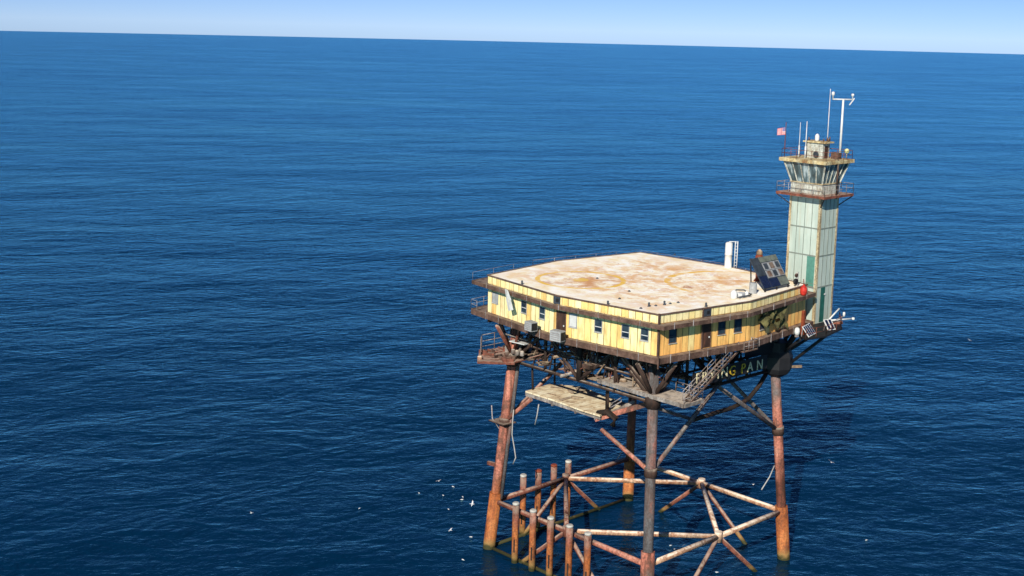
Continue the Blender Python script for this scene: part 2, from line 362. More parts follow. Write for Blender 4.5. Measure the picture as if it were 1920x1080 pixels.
def roof_mat():
    t = NT('roof_deck_paint', 0.25, 0.75); p = t.pos(); s = t.sep(p)
    n1 = t.noise(p, 0.34, 6, 0.68, 0.5); n2 = t.noise(p, 1.1, 5, 0.7, 0.3); n3 = t.noise(p, 0.12, 3, 0.5)
    col = t.ramp(t.noise(p, 0.6, 5, 0.6), [(0.35, (0.88, 0.75, 0.49)), (0.48, (0.93, 0.87, 0.70)), (0.62, (0.95, 0.94, 0.87))])
    # rust stains, heavier away from the rim
    ed = t.math('MAXIMUM', t.math('ABSOLUTE', s[0]), t.math('ABSOLUTE', s[1]))
    inner = t.ramp(t.math('DIVIDE', ed, 14.0), [(0.55, 1.0), (0.86, 0.25)])
    rs = t.math('ADD', t.math('MULTIPLY', n1, 0.50), t.math('ADD', t.math('MULTIPLY', n2, 0.42), t.math('MULTIPLY', n3, 0.20)))
    f = t.math('MULTIPLY', t.ramp(rs, [(0.53, 0.0), (0.58, 0.60), (0.65, 1.0)]), inner)
    col = t.mix(f, col, t.ramp(n2, [(0.35, (0.58, 0.24, 0.08)), (0.6, (0.78, 0.48, 0.22))]))
    col = t.mix(t.math('MULTIPLY', t.ramp(t.noise(p, 0.8, 5, 0.7, 0.6), [(0.58, 0.0), (0.70, 0.75)]), inner), col, (0.40, 0.15, 0.06))
    def circle(cx, cy, r, w):
        d = t.math('SQRT', t.math('ADD', t.math('POWER', t.math('SUBTRACT', s[0], cx), 2.0), t.math('POWER', t.math('SUBTRACT', s[1], cy), 2.0)))
        return d, t.math('LESS_THAN', t.math('ABSOLUTE', t.math('SUBTRACT', d, r)), w)
    d1, c1 = circle(-4.4, -5.9, 4.7, 0.26); d2, c2 = circle(7.0, 6.0, 7.0, 0.34)
    _, c3 = circle(-4.4, -5.9, 0.3, 0.6)
    worn = t.ramp(t.noise(p, 0.55, 4, 0.6), [(0.38, 0.30), (0.56, 0.95)])
    worn2 = t.math('MULTIPLY', worn, t.ramp(t.math('DIVIDE', t.math('ADD', s[0], 14.0), 28.0), [(0.66, 1.0), (0.84, 0.25)]))
    # rust inside the first circle
    col = t.mix(t.math('MULTIPLY', t.ramp(t.math('DIVIDE', d1, 6.0), [(0.70, 1.0), (0.86, 0.0)]), t.ramp(n1, [(0.42, 0.0), (0.62, 0.75)])), col, (0.56, 0.27, 0.11))
    col = t.mix(t.math('MULTIPLY', c1, worn), col, (0.80, 0.50, 0.06)); col = t.mix(t.math('MULTIPLY', c2, worn2), col, (0.80, 0.47, 0.06))
    col = t.mix(t.math('MULTIPLY', c3, worn), col, (0.80, 0.54, 0.10))
    return t.done(col, 0.75, t.bump(n2, 0.02, 0.4))
M['roof'] = roof_mat()
def slab_mat():
    t = NT('weathered_boards', 0.2, 0.85); p = t.pos(); s = t.sep(p)
    b = t.math('FRACT', t.math('DIVIDE', s[0], 1.15)); e = t.math('MULTIPLY', t.math('ABSOLUTE', t.math('SUBTRACT', b, 0.5)), 2.0)
    n = t.noise(p, 0.9, 6, 0.68, 0.4)
    col = t.ramp(n, [(0.32, (0.30, 0.20, 0.12)), (0.46, (0.60, 0.48, 0.31)), (0.60, (0.74, 0.66, 0.47)), (0.78, (0.80, 0.75, 0.60))])
    col = t.mix(t.math('MULTIPLY', t.ramp(e, [(0.9, 0.0), (0.95, 1.0)]), 0.6), col, (0.14, 0.09, 0.05))
    col = t.mix(t.ramp(t.noise(p, 2.5, 4, 0.7), [(0.60, 0.0), (0.72, 0.7)]), col, (0.16, 0.10, 0.06))
    return t.done(col, 0.85, t.bump(n, 0.05, 0.6))
M['slab'] = slab_mat()
def tower_mat():
    t = NT('pale_green_cladding', 0.3, 0.5); p = t.pos(); s = t.sep(p)
    n = t.noise(t.mapping(p, (1.0, 1.0, 0.25)), 0.9, 5, 0.6)
    col = t.ramp(n, [(0.35, (0.34, 0.41, 0.36)), (0.55, (0.42, 0.49, 0.43)), (0.7, (0.48, 0.54, 0.49))])
    st = t.noise(t.mapping(p, (4, 4, 0.12)), 1.0, 4, 0.6)
    col = t.mix(t.ramp(st, [(0.55, 0.0), (0.72, 0.35)]), col, (0.34, 0.26, 0.15))
    return t.done(col, 0.5)
M['clad'] = tower_mat()
M['trim'] = steel('tan_trim', [(0.3, (0.34, 0.24, 0.12)), (0.55, (0.56, 0.47, 0.29)), (0.75, (0.64, 0.58, 0.42))], 0.8, 0.35, seed=21)
M['joint'] = plain('dark_joint', (0.20, 0.23, 0.20), 0.7, 0.3)
M['cabwall'] = steel('cab_wall_paint', [(0.32, (0.34, 0.29, 0.21)), (0.46, (0.50, 0.51, 0.44)), (0.7, (0.58, 0.61, 0.55))], 1.0, 0.3, seed=22)
M['cabroof'] = steel('cab_roof_paint', [(0.32, (0.34, 0.16, 0.06)), (0.44, (0.56, 0.43, 0.21)), (0.6, (0.68, 0.60, 0.37)), (0.75, (0.74, 0.70, 0.54))], 0.8, 0.25, seed=23)

# ------------------------------------------------------------------ measures
ZR = 31.6                                        # roof deck
A_, B_ = 12.3, 13.9
OCT = [(-A_, -A_), (0, -B_), (A_, -A_), (B_, 0), (A_ + .05, A_ - .1), (0, B_), (-A_ + .25, A_ + .3), (-B_, 0)]
def leg(sx, sy, z): a = 11.804 - 0.0695 * z; return Vector((sx * a, sy * a, z))

# ------------------------------------------------------------------ jacket: legs and bracing
def make_jacket():
    t = thing('steel_jacket', 'rusty four legged steel frame standing in the sea and carrying the yellow house', 'platform frame', (0, 0, 0))
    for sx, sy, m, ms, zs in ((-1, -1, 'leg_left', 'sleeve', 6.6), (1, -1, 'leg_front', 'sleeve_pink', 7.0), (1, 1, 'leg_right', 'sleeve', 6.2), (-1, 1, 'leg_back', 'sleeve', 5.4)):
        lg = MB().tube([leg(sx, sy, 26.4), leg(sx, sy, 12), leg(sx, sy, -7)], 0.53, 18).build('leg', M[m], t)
        lg['label'] = {'leg_left': 'salmon pink and brown leg', 'leg_front': 'dark grey leg', 'leg_right': 'pink leg with painted shade greying its top', 'leg_back': 'rusty brown leg with painted shade on its upper part'}[m]
        MB().tube([leg(sx, sy, zs), leg(sx, sy, -7)], 0.70, 18).build('sleeve', M[ms], lg)
        MB().tube([leg(sx, sy, 15.45), leg(sx, sy, 14.55)], 0.66, 14).build('collar', M['truss'], lg)
    # conduit and ladder down the left leg
    e = Vector((0.62, 0.34, 0)); c = MB()
    c.tube([leg(-1, -1, 25) + e, leg(-1, -1, 6) + e], 0.22, 8); c.tube([leg(-1, -1, 25) + Vector((.36, .62, 0)), leg(-1, -1, 9) + Vector((.36, .62, 0))], 0.08, 6)
    for k in range(20): z = 24 - k * .95; c.bar(leg(-1, -1, z) + e, leg(-1, -1, z) + Vector((.36, .62, 0)), .06)
    c.build('conduit', M['brace_dark'], t)
    def tube(p, q, r, m, name='brace'): return MB().tube([p, (Vector(p) + Vector(q)) / 2, q], r, 12).build(name, M[m], t)
    z = 5.6; a = 11.804 - .0695 * z
    mids = {'n': Vector((0, -a, z)), 'r': Vector((a, 0, z)), 'b': Vector((0, a, z)), 'l': Vector((-a, 0, z))}
    cor = {'L': (-1, -1), 'F': (1, -1), 'D': (1, 1), 'K': (-1, 1)}
    adj = {'n': 'LF', 'r': 'FD', 'b': 'DK', 'l': 'KL'}
    matz = {('n', 'L'): 'brace_rust', ('n', 'F'): 'brace_salmon', ('r', 'F'): 'brace_pale', ('r', 'D'): 'brace_pale', ('b', 'D'): 'brace_pale', ('b', 'K'): 'brace_pale', ('l', 'K'): 'brace_rust', ('l', 'L'): 'brace_rust'}
    for k, cs in adj.items():
        for c in cs:
            tube(mids[k], leg(*cor[c], z), 0.29, matz[(k, c)])
            tube(mids[k], leg(*cor[c], -5), 0.24, 'brace_rust')
    for p, q, m in (('n', 'r', 'brace_pale'), ('r', 'b', 'brace_pale'), ('b', 'l', 'brace_pale'), ('l', 'n', 'brace_rust')): tube(mids[p], mids[q], 0.27, m)
    for k, v in mids.items(): MB().tube([v + Vector((0, 0, .55)), v - Vector((0, 0, .55))], 0.42, 12).build('node', M['brace_pale' if k in 'rb' else 'brace_rust'], t)
    for p, q in (('L', 'F'), ('K', 'L')): tube(leg(*cor[p], 0.12), leg(*cor[q], 0.12), 0.20, 'brace_rust')
    # upper K bracing from the mid chords down to the legs
    zc = 21.9; ac = 11.804 - .0695 * zc
    mc = {'n': Vector((0, -ac, zc)), 'r': Vector((ac, 0, zc)), 'b': Vector((0, ac, zc)), 'l': Vector((-ac, 0, zc))}
    for k, cs in adj.items():
        for c in cs: tube(mc[k] if k != 'n' else Vector((-7.0, -10.4, 18.35)) if c == 'L' else Vector((3.7, -10.5, 17.6)), leg(*cor[c], 15), 0.23, {'n': 'brace_salmon', 'r': 'brace_dark', 'b': 'brace_dark', 'l': 'brace_rust'}[k])
    # a fallen pipe hanging below the sign face
    pts = [PX(1441, 693, x=10.0), PX(1424, 722, x=10.0), PX(1404, 747, x=10.0), PX(1375, 763, x=10.0), PX(1340, 774, x=10.1), PX(1302, 786, x=10.2)]
    MB().tube(pts, 0.24, 10).build('pipe', M['truss_dark'], t)
    MB().tube([leg(1, -1, 21.6), PX(1302, 787, x=10.2)], 0.17, 8).build('pipe', M['brace_dark'], t)
    # stubs, hanging bars
    MB().bar(leg(-1, -1, 9.8) - Vector((1.7, .2, .1)), leg(-1, -1, 9.8), .3, .4).build('bracket', M['grating'], t)
    MB().tube([leg(-1, -1, 15.2) + Vector((-1.3, -.9, 1.5)), leg(-1, -1, 15.0) + Vector((-1.2, -.8, .2)), leg(-1, -1, 13.4)], .07, 6).build('bracket', M['rail'], t)
    MB().prism([tuple(leg(-1, -1, 15)[:2] + Vector(v) if False else (leg(-1, -1, 15).x + v[0], leg(-1, -1, 15).y + v[1])) for v in ((-1.5, -1.1), (.9, -1.1), (1.1, .8), (-1.3, .6))], 14.9, 15.0).build('bracket', M['truss'], t)
    return t

# ------------------------------------------------------------------ under-deck truss
def make_truss():
    t = thing('deck_truss', 'dark rusted lattice of girders and pipes between the yellow house and the legs', 'truss', (0, 0, 22))
    zb, zt = 22.0, 26.3; ab = 10.25; xs = [-10.25, -5.1, 0, 5.1, 10.25]
    def face(fn, m, name='truss_panel'):
        c = MB()
        c.tube([fn(xs[0], zb), fn(xs[-1], zb)], .18, 10); c.tube([fn(xs[0], zt), fn(xs[-1], zt)], .26, 8)
        for i, x in enumerate(xs):
            c.tube([fn(x, zb), fn(x, zt)], .17 if i in (1, 2, 3) else .3, 8)
        for i in range(4):
            a, b = (xs[i], xs[i + 1]) if i % 2 == 0 else (xs[i + 1], xs[i])
            c.tube([fn(a, zb), fn(b, zt)], .19, 8)
        for i in range(4):
            xm = (xs[i] + xs[i + 1]) / 2; c.tube([fn(xm, (zb + zt) / 2), fn(xm, zt)], .1, 6)
        for i in range(16):                      # thin secondary lattice
            xa = xs[0] + (i + .5) * 20.5 / 16; c.bar(fn(xa, zb + (i % 2) * 2.1), fn(xa + (.9 if i % 3 else -1.1), zt - (i % 3) * .7), .11)
        c.tube([fn(xs[0], 24.2), fn(xs[-1], 24.2)], .12, 6)
        c.build(name, M[m], t)
        if m == 'truss':
            rl = random.Random(31)
            for i in range(40 if fn(0, 0)[1] < -5 else 8):
                c = MB()
                xa = rl.uniform(-10, 10); za = rl.uniform(22.2, 25.0); o = Vector((rl.uniform(-.3, .3), rl.uniform(-.5, .5), 0))
                c.bar(Vector(fn(xa, za)) + o, Vector(fn(xa + rl.uniform(-1.6, 1.6), za + rl.uniform(-.3, 1.6))) + o, rl.uniform(.06, .13))
                c.build('member', M[rl.choice(('walk_brown', 'walk_brown', 'tan', 'grating'))], t)
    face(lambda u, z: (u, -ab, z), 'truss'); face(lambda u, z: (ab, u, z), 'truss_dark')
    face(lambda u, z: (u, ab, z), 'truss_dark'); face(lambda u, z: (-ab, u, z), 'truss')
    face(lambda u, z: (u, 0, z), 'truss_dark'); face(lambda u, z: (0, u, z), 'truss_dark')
    # deck girders just under the floor
    for k in range(-3, 4):
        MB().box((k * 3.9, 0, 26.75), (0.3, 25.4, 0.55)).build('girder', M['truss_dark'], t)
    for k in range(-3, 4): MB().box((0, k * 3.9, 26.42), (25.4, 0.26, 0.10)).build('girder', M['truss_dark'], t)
    # cantilever brackets out to the deck rim
    for sx, sy in ((-1, -1), (1, -1), (1, 1), (-1, 1)):
        p = Vector((sx * ab, sy * ab, 22.6)); m = 'grating' if (sx, sy) == (-1, -1) else 'truss' if sy < 0 else 'truss_dark'
        MB().tube([p, (sx * 12.8, sy * 10.2, 26.4)], .22, 8).build('strut', M[m], t)
        MB().tube([p, (sx * 10.2, sy * 12.8, 26.4)], .22, 8).build('strut', M[m], t)
        MB().tube([p, (sx * 7.6, sy * 11.9, 26.4)], .16, 8).build('strut', M[m], t)
    # heavy can at the right corner, its shade put into the black colour
    MB().lathe((10.35, 10.35, 0), [(.8, 21.3), (1.45, 21.7), (1.75, 22.3), (1.75, 23.6), (1.5, 24.2), (1.3, 25.2)], 8, 'Z', False).build('corner_can', M['black'], t)
    for sx, sy in ((-1, -1), (1, -1), (-1, 1)): MB().lathe((sx * ab, sy * ab, 0), [(.75, 21.5), (.85, 22.6), (.6, 23)], 12).build('corner_can', M['truss'], t)
    # pipes, cable trays and broken members among the girders
    rnd = random.Random(21)
    for k in range(92):
        y = rnd.uniform(-10.9, -3.5); x = rnd.uniform(-11.5, 9.0); z = rnd.uniform(22.3, 26.0); L = rnd.uniform(1.2, 5.0); r = rnd.choice((.05, .06, .07, .09, .12, .16))
        kind = rnd.random(); c = MB()
        if kind < .35: c.tube([(x - L / 2, y, z), (x + L / 2, y + rnd.uniform(-.4, .4), z + rnd.uniform(-.5, .5))], r, 7)
        elif kind < .55: c.tube([(x, y - 1, z), (x + .2, y + L, z + rnd.uniform(-.3, .3))], r, 7)
        elif kind < .75: c.tube([(x, y, 22), (x + rnd.uniform(-1, 1), y, 26.2)], r, 7)
        elif kind < .9: c.tube([(x, y, z), (x + rnd.uniform(-1.6, 1.6), y + .3, z + rnd.uniform(1.2, 2.4))], r * .9, 7)
        else: c.box((x, y, z), (rnd.uniform(.5, 1.3), rnd.uniform(.4, 1), rnd.uniform(.3, .9)))
        c.build('pipe' if kind < .9 else 'cabinet', M[rnd.choice(('truss', 'truss', 'grating', 'tan', 'tan', 'walk_brown', 'walk_brown', 'truss_dark', 'walk_grey'))], t)
    # broken grating walkways on the bottom chord
    for x0, x1, y0, y1, m in ((-9.6, -5.2, -10.1, -8.4, 'truss'), (-4.6, -1.0, -9.9, -8.6, 'grating'), (-.2, 3.6, -10.0, -8.2, 'tan'), (3.9, 6.2, -10.2, -7.6, 'walk_grey'), (-6, 6, -2, -.6, 'truss_dark')):
        c = MB(); n = max(2, int((x1 - x0) / .55))
        for i in range(n):
            if rnd.random() < .8: c.box((x0 + (i + .5) * (x1 - x0) / n, (y0 + y1) / 2 + rnd.uniform(-.12, .12), 22.38 + rnd.uniform(-.05, .1)), ((x1 - x0) / n * .9, y1 - y0, .07), rnd.uniform(-.06, .06))
        c.build('grating', M[m], t)
    for (x, y, z, d, L, ax, m) in ((-3.5, -8.2, 25.2, .55, 2.2, 'X', 'tan'), (1.2, -8.8, 24.2, .5, 1.6, 'X', 'walk_grey'), (-7.2, -9.0, 23.2, .6, 2.0, 'X', 'truss_dark')):
        MB().lathe((x, y, z), [(d * .7, -L / 2), (d, -L / 2 + .15), (d, L / 2 - .15), (d * .7, L / 2)], 14, ax).build('vessel', M[m], t)
    MB().tube([(2.9, -9.0, 26.4), (3.0, -9.0, 18.7)], .20, 8).build('hanger', M['truss_dark'], t)
    MB().tube([(3.25, -9.2, 24.6), (3.3, -9.2, 20.0)], .10, 6).build('hanger', M['walk_brown'], t)
    MB().tube([(-8.0, -9.4, 22), (-7.9, -9.3, 18.9)], .12, 8).build('hanger', M['truss_dark'], t)
    MB().tube([(-8.3, -5.6, 22), (-8.2, -5.6, 19)], .12, 8).build('hanger', M['truss_dark'], t)
    MB().tube([(2.6, -4.9, 22), (2.6, -4.9, 19)], .12, 8).build('hanger', M['truss_dark'], t)
    MB().box((-11.2, -9.3, 23.0), (1.5, 1.2, .8)).build('cabinet', M['walk_grey'], t)
    return t

# ------------------------------------------------------------------ deckhouse
def make_house():
    t = thing('deckhouse', 'yellow panelled single storey house with rust stained white helicopter deck on its roof', 'building', (0, 0, 27))
    def P(e, s, off=0.0):                       # point on wall e at distance s, off outward
        p, q = Vector(OCT[e]), Vector(OCT[(e + 1) % 8]); d = (q - p).normalized(); return p + d * s + Vector((d.y, -d.x)) * off
    u = 0.0
    for e in range(8):
        p, q = Vector(OCT[e]), Vector(OCT[(e + 1) % 8])
        MB().panel(p, q, 27.5, 30.74, .2, u).build('wall', M['wall_orange' if e in (2, 3) else 'wall'], t)
        d = (q - p).normalized(); n = Vector((d.y, -d.x))
        MB().panel(p + n * .05, q + n * .05, 30.76, ZR - .06, .12, u + 3.3).build('fascia', M['fascia'], t); u += (q - p).length
    MB().prism(offset_poly(OCT, [-.06] * 8), 31.2, ZR).build('roof_deck', M['roof'], t)
    MB().ring(offset_poly(OCT, [-.055] * 8), offset_poly(OCT, [.14] * 8), ZR - .055, ZR + .07).build('roof_rim', M['walk_brown'], t)
    MB().prism(offset_poly(OCT, [-.25] * 8), 27.0, 27.46).build('floor', M['truss_dark'], t)
    offl = [.85, .85, .9, .8, .8, 1.0, 1.6, 2.2]; offs = [.8, .8, 1.25, .9, .8, 1.0, 1.6, 2.2]
    MB().ring(offset_poly(OCT, [.06] * 8), [p_ for p_ in offset_poly(OCT, [o - .1 for o in offs])], 30.56, 30.70).build('upper_walkway', M['walk_brown'], t)
    MB().ring(offset_poly(OCT, [o - .095 for o in offs]), offset_poly(OCT, offs), 30.36, 30.76).build('upper_edge_beam', M['walk_brown'], t)
    lo = offset_poly(OCT, offl)
    MB().ring(offset_poly(OCT, [.01] * 8), offset_poly(OCT, [o - .12 for o in offl]), 27.32, 27.49).build('lower_walkway', M['walk_brown'], t)
    MB().ring(offset_poly(OCT, [o - .115 for o in offl]), lo, 26.95, 27.56).build('edge_girder', M['walk_brown'], t)
    # gusset brackets below the upper walkway, posts along the edges
    br = MB()
    for e in range(8):
        p, q = Vector(OCT[e]), Vector(OCT[(e + 1) % 8]); L = (q - p).length
        for k in range(6):
            s = (k + .5) * L / 6; a = P(e, s, .07); b = P(e, s, offs[e] - .1)
            br.bar((a.x, a.y, 30.40), (b.x, b.y, 30.46), .09, .12)
        for k in range(5):
            s = (k + .35) * L / 5; b = P(e, s, offs[e] + .03)
            if e > 3: continue
            MB().bar((b.x, b.y, 30.35), (b.x, b.y, 30.98), .06).build('stanchion', M['rail'], t); b = P(e, s, offl[e] + .03); MB().bar((b.x, b.y, 26.9), (b.x, b.y, 27.8), .06).build('stanchion', M['rail'], t)
    br.build('bracket', M['walk_brown'], t)
    # railings that survive at the left end and round the back
    ru = MB(); up = offset_poly(OCT, [o - .08 for o in offs])
    v = [(x, y, 30.72) for x, y in up]; railing([v[0], v[7], v[6], v[5], v[4]], .95, .02, 3.2, (1,), ru); ru.build('railing', M['rail'], t)
    rl = MB(); v = [(x, y, 27.56) for x, y in lo]; railing([Vector(v[0]).lerp(Vector(v[1]), .08), v[0], v[7]], 1.05, .03, 2.2, (1, .5), rl); rl.build('railing', M['rail'], t)
    # windows
    def window(e, s0, s1, z0, z1, kind='glass'):
        m = MB(); fr = MB(); w = s1 - s0
        for (a, b, c, d) in ((s0 - .07, s0, z0 - .07, z1 + .07), (s1, s1 + .07, z0 - .07, z1 + .07), (s0, s1, z1, z1 + .07), (s0, s1, z0 - .07, z0)):
            fr.panel(P(e, a, .055), P(e, b, .055), c, d, .05)
        f = fr.build('window', M['greyframe' if kind != 'dark' else 'walk_brown'], t)
        MB().panel(P(e, s0 + .002, .02), P(e, s1 - .002, .02), z0 + .002, z1 - .002, .015).build('pane', M['sheet'] if kind == 'white' else M['ac'] if kind == 'blind' else M['glass'], f)
        if kind in ('glass', 'dark'):
            zz = z0 + (z1 - z0) * .42; MB().panel(P(e, s0 + .01, .045), P(e, s1 - .01, .045), zz - .035, zz + .035, .02).build('rail', M['alu'] if kind == 'glass' else M['slate'], f)
        MB().panel(P(e, s0 - .1, .12), P(e, s1 + .1, .12), z0 - .13, z0 - .072, .11).build('sill', M['offwhite'], f)
        if kind in ('white', 'blind'): f['label'] = 'window with a pale covering'
    window(0, .95, 1.95, 28.8, 29.85, 'blind'); window(0, 6.35, 7.2, 28.75, 29.95); window(0, 9.6, 10.45, 28.75, 29.9)
    window(1, 1.7, 2.6, 28.72, 30.0, 'white'); window(1, 4.9, 5.72, 28.75, 29.9); window(1, 8.2, 9.0, 28.75, 29.95); window(1, 10.45, 11.25, 28.85, 29.95)
    window(2, 1.42, 2.3, 28.65, 30.05, 'dark'); window(2, 8.05, 8.95, 28.7, 29.95, 'dark'); window(2, 10.3, 11.25, 28.65, 30.0, 'dark'); window(3, 2.3, 3.1, 28.3, 29.6, 'dark')
    for e in (4, 5, 6, 7):
        for s in (2.2, 5.6, 9.2): window(e, s, s + .85, 28.75, 29.95, 'dark')
    def door(e, s0, s1):
        d = MB().panel(P(e, s0, .03), P(e, s1, .03), 27.56, 30.0, .025).build('door', M['door'], t)
        c = MB()
        for a, b, z0, z1 in ((s0 - .08, s0, 27.5, 30.08), (s1, s1 + .08, 27.5, 30.08), (s0, s1, 30.0, 30.08)): c.panel(P(e, a, .06), P(e, b, .06), z0, z1, .055)
        c.build('frame', M['walk_brown'], d); x = P(e, s1 - .18, .07); MB().box((x.x, x.y, 28.6), (.09, .09, .16)).build('handle', M['alu'], d)
    door(1, -.45 + .55, .95 + .25); door(2, 5.85, 6.95)
    # dark gutter boxes in the fascia over both doors, with downpipes
    for e, s0, s1 in ((1, -.38, .5), (2, 5.85, 6.85)):
        MB().panel(P(e, s0, .11), P(e, s1, .11), 30.77, 31.52, .055).build('gutter_box', M['slate'], t)
        MB().box((*P(e, (s0 + s1) / 2 + .1, .13), 31.15), (.32, .05, .35), math.atan2(P(e, 1).y - P(e, 0).y, P(e, 1).x - P(e, 0).x)).build('vent', M['black'], t)
    x = P(2, 5.72, .1); MB().bar((x.x, x.y, 27.56), (x.x, x.y, 31.5), .13).build('downpipe', M['walk_brown'], t)
    x = Vector(OCT[2]) + Vector((.12, -.12)); MB().bar((x.x, x.y, 27.0), (x.x, x.y, 31.75), .17).build('corner_post', M['walk_brown'], t)
    x = Vector(OCT[2]) + Vector((.95, -.98)); MB().bar((x.x, x.y, 26.6), (x.x, x.y, 27.9), .12).build('corner_post', M['walk_brown'], t)
    # mooring cleats and lamps on the deck
    for px, py in ((979, 533), (1140, 571), (1162, 560), (1202, 578), (1217, 574), (1230, 573), (1246, 571), (1257, 569), (1272, 567), (1324, 574), (1265, 477), (1120, 522), (1180, 546)):
        q = PX(px, py, z=ZR); h = .42 if py in (533, 571, 574) else .14
        MB().lathe((q.x, q.y, ZR), [(.16, 0), (.16, .05), (.09, .07), (.11, h - .05), (.05, h)], 8).build('deck_fitting', M['slate'], t)
    return t

# ------------------------------------------------------------------ light tower
TC = Vector((10.32, 15.78))
def make_tower():
    t = thing('light_tower', 'tall pale green square light tower with glazed cab and tan roof', 'tower', (TC.x, TC.y, 26.9))
    hx, hy = 2.0, 1.7; z0, z1 = 26.9, 40.95
    def rect(o, ox=None): ox = o if ox is None else ox; return [(TC.x - hx - ox, TC.y - hy - o), (TC.x + hx + ox, TC.y - hy - o), (TC.x + hx + ox, TC.y + hy + o), (TC.x - hx - ox, TC.y + hy + o)]
    MB().prism(rect(0), z0, z1).build('shaft', M['clad'], t)
    for x, y in rect(-.10): MB().box((x, y, (z0 + z1) / 2), (.28, .28, z1 - z0 - .02)).build('corner_trim', M['trim'], t)
    jn = MB()
    for z in (31.0, 34.5, 37.55):
        jn.ring(rect(-.01), rect(.035), z - .07, z + .07)
    for k in (-.95, 0.05, .98):
        jn.box((TC.x + k, TC.y - hy - .012, (z0 + z1) / 2), (.06, .05, z1 - z0 - .4))
    for k in (-.72, .1, .85): jn.box((TC.x + hx + .012, TC.y + k, (z0 + z1) / 2), (.05, .07, z1 - z0 - .4))
    jn.build('panel_joint', M['joint'], t)
    MB().box((TC.x + 1.17, TC.y - hy - .02, 32.75), (1.0, .04, 3.3)).build('green_panel', M['teal'], t)
    MB().box((TC.x + hx + .02, TC.y - .3, 28.95), (.04, .8, 3.9)).build('green_panel', M['deepgreen'], t)
    MB().box((TC.x + hx + .06, TC.y + .1, 30.1), (.08, .3, .14)).build('lamp', M['white'], t)
    # gallery
    MB().prism(rect(1.15), 41.02, 41.3).build('gallery_floor', M['grating'], t)
    g = MB()
    for x, y in rect(1.1): g.bar((x, y, 41.05), (TC.x + (x - TC.x) * .63, TC.y + (y - TC.y) * .6, 39.9), .1)
    g.build('gallery_bracket', M['truss_dark'], t)
    q = rect(1.1); railing([(*q[i % 4], 41.3) for i in range(5)], 1.1, .032, 1.6, (1, .55)).build('gallery_railing', M['rail'], t)
    # cab
    MB().prism(rect(.02), 41.3, 42.45).build('cab_wall', M['cabwall'], t)
    MB().ring(rect(-.2), rect(.12), 42.40, 42.52).build('cab_sill', M['trim'], t)
    lo, hi = rect(-.03), rect(.62)
    gm = MB(); n = 8
    for i in range(4):
        a, b, c, d = lo[i], lo[(i + 1) % 4], hi[(i + 1) % 4], hi[i]
        gm.quad((*a, 42.5), (*b, 42.5), (*c, 44.72), (*d, 44.72))
    gl = gm.build('cab_glazing', M['cabglass'], t)
    mu = MB(); lo2, hi2 = rect(.0), rect(.66)
    for i in range(4):
        for k in range(5):
            f = k / 5; a = Vector((*lo2[i], 42.5)).lerp(Vector((*lo2[(i + 1) % 4], 42.5)), f); b = Vector((*hi2[i], 44.72)).lerp(Vector((*hi2[(i + 1) % 4], 44.72)), f)
            mu.bar(a, b, .10 if k else .16)
    mu.build('mullion', M['cabwall'], t)
    MB().prism(rect(1.05), 44.72, 45.1).build('cab_roof', M['cabroof'], t)
    q = rect(.85); r = MB(); railing([(*q[i % 4], 45.1) for i in range(5)], .95, .028, 1.7, (1, .5), r); r.build('roof_railing', M['rail_rust'], t)
    # small house on the cab roof
    h = MB().box((TC.x - .22, TC.y + .3, 45.95), (2.3, 1.3, 1.7)).build('roof_hut', M['cabwall'], t)
    MB().box((TC.x - .1, TC.y + .3, 46.88), (2.9, 1.7, .16)).build('hut_roof', M['cabroof'], h)
    MB().lathe((TC.x + .2, TC.y - .42, 45.55), [(.12, 0), (.30, -.02), (.36, -.12), (.30, -.2)], 12, 'Y').build('dish', M['slate'], h)
    MB().box((TC.x + .95, TC.y + .3, 45.8), (.06, .6, 1.3)).build('hut_door', M['door'], h)
    MB().lathe((TC.x - .25, TC.y + .2, 46.96), [(.20, 0), (.24, .1), (.24, .55), (.16, .72), (.04, .8)], 12).build('beacon', M['white'], h)
    c = MB()
    for dx, dy, hh in ((-1.2, -.1, .35), (.7, -.1, .3), (.95, .7, .5), (.5, .9, .4), (1.1, .2, .35)): c.tube([(TC.x + dx - .1, TC.y + .3 + dy, 46.96), (TC.x + dx - .1, TC.y + .3 + dy, 46.96 + hh)], .07, 6)
    c.build('fitting', M['walk_brown'], h)
    MB().box((TC.x + 1.8, TC.y + 1.0, 45.45), (.9, .7, .7)).build('equipment_box', M['walk_brown'], t)
    MB().tube([(TC.x + 2.95, TC.y - .3, 40.9), (TC.x + 2.95, TC.y - .3, 45.2)], .10, 6).build('drainpipe', M['truss'], t)
    return t

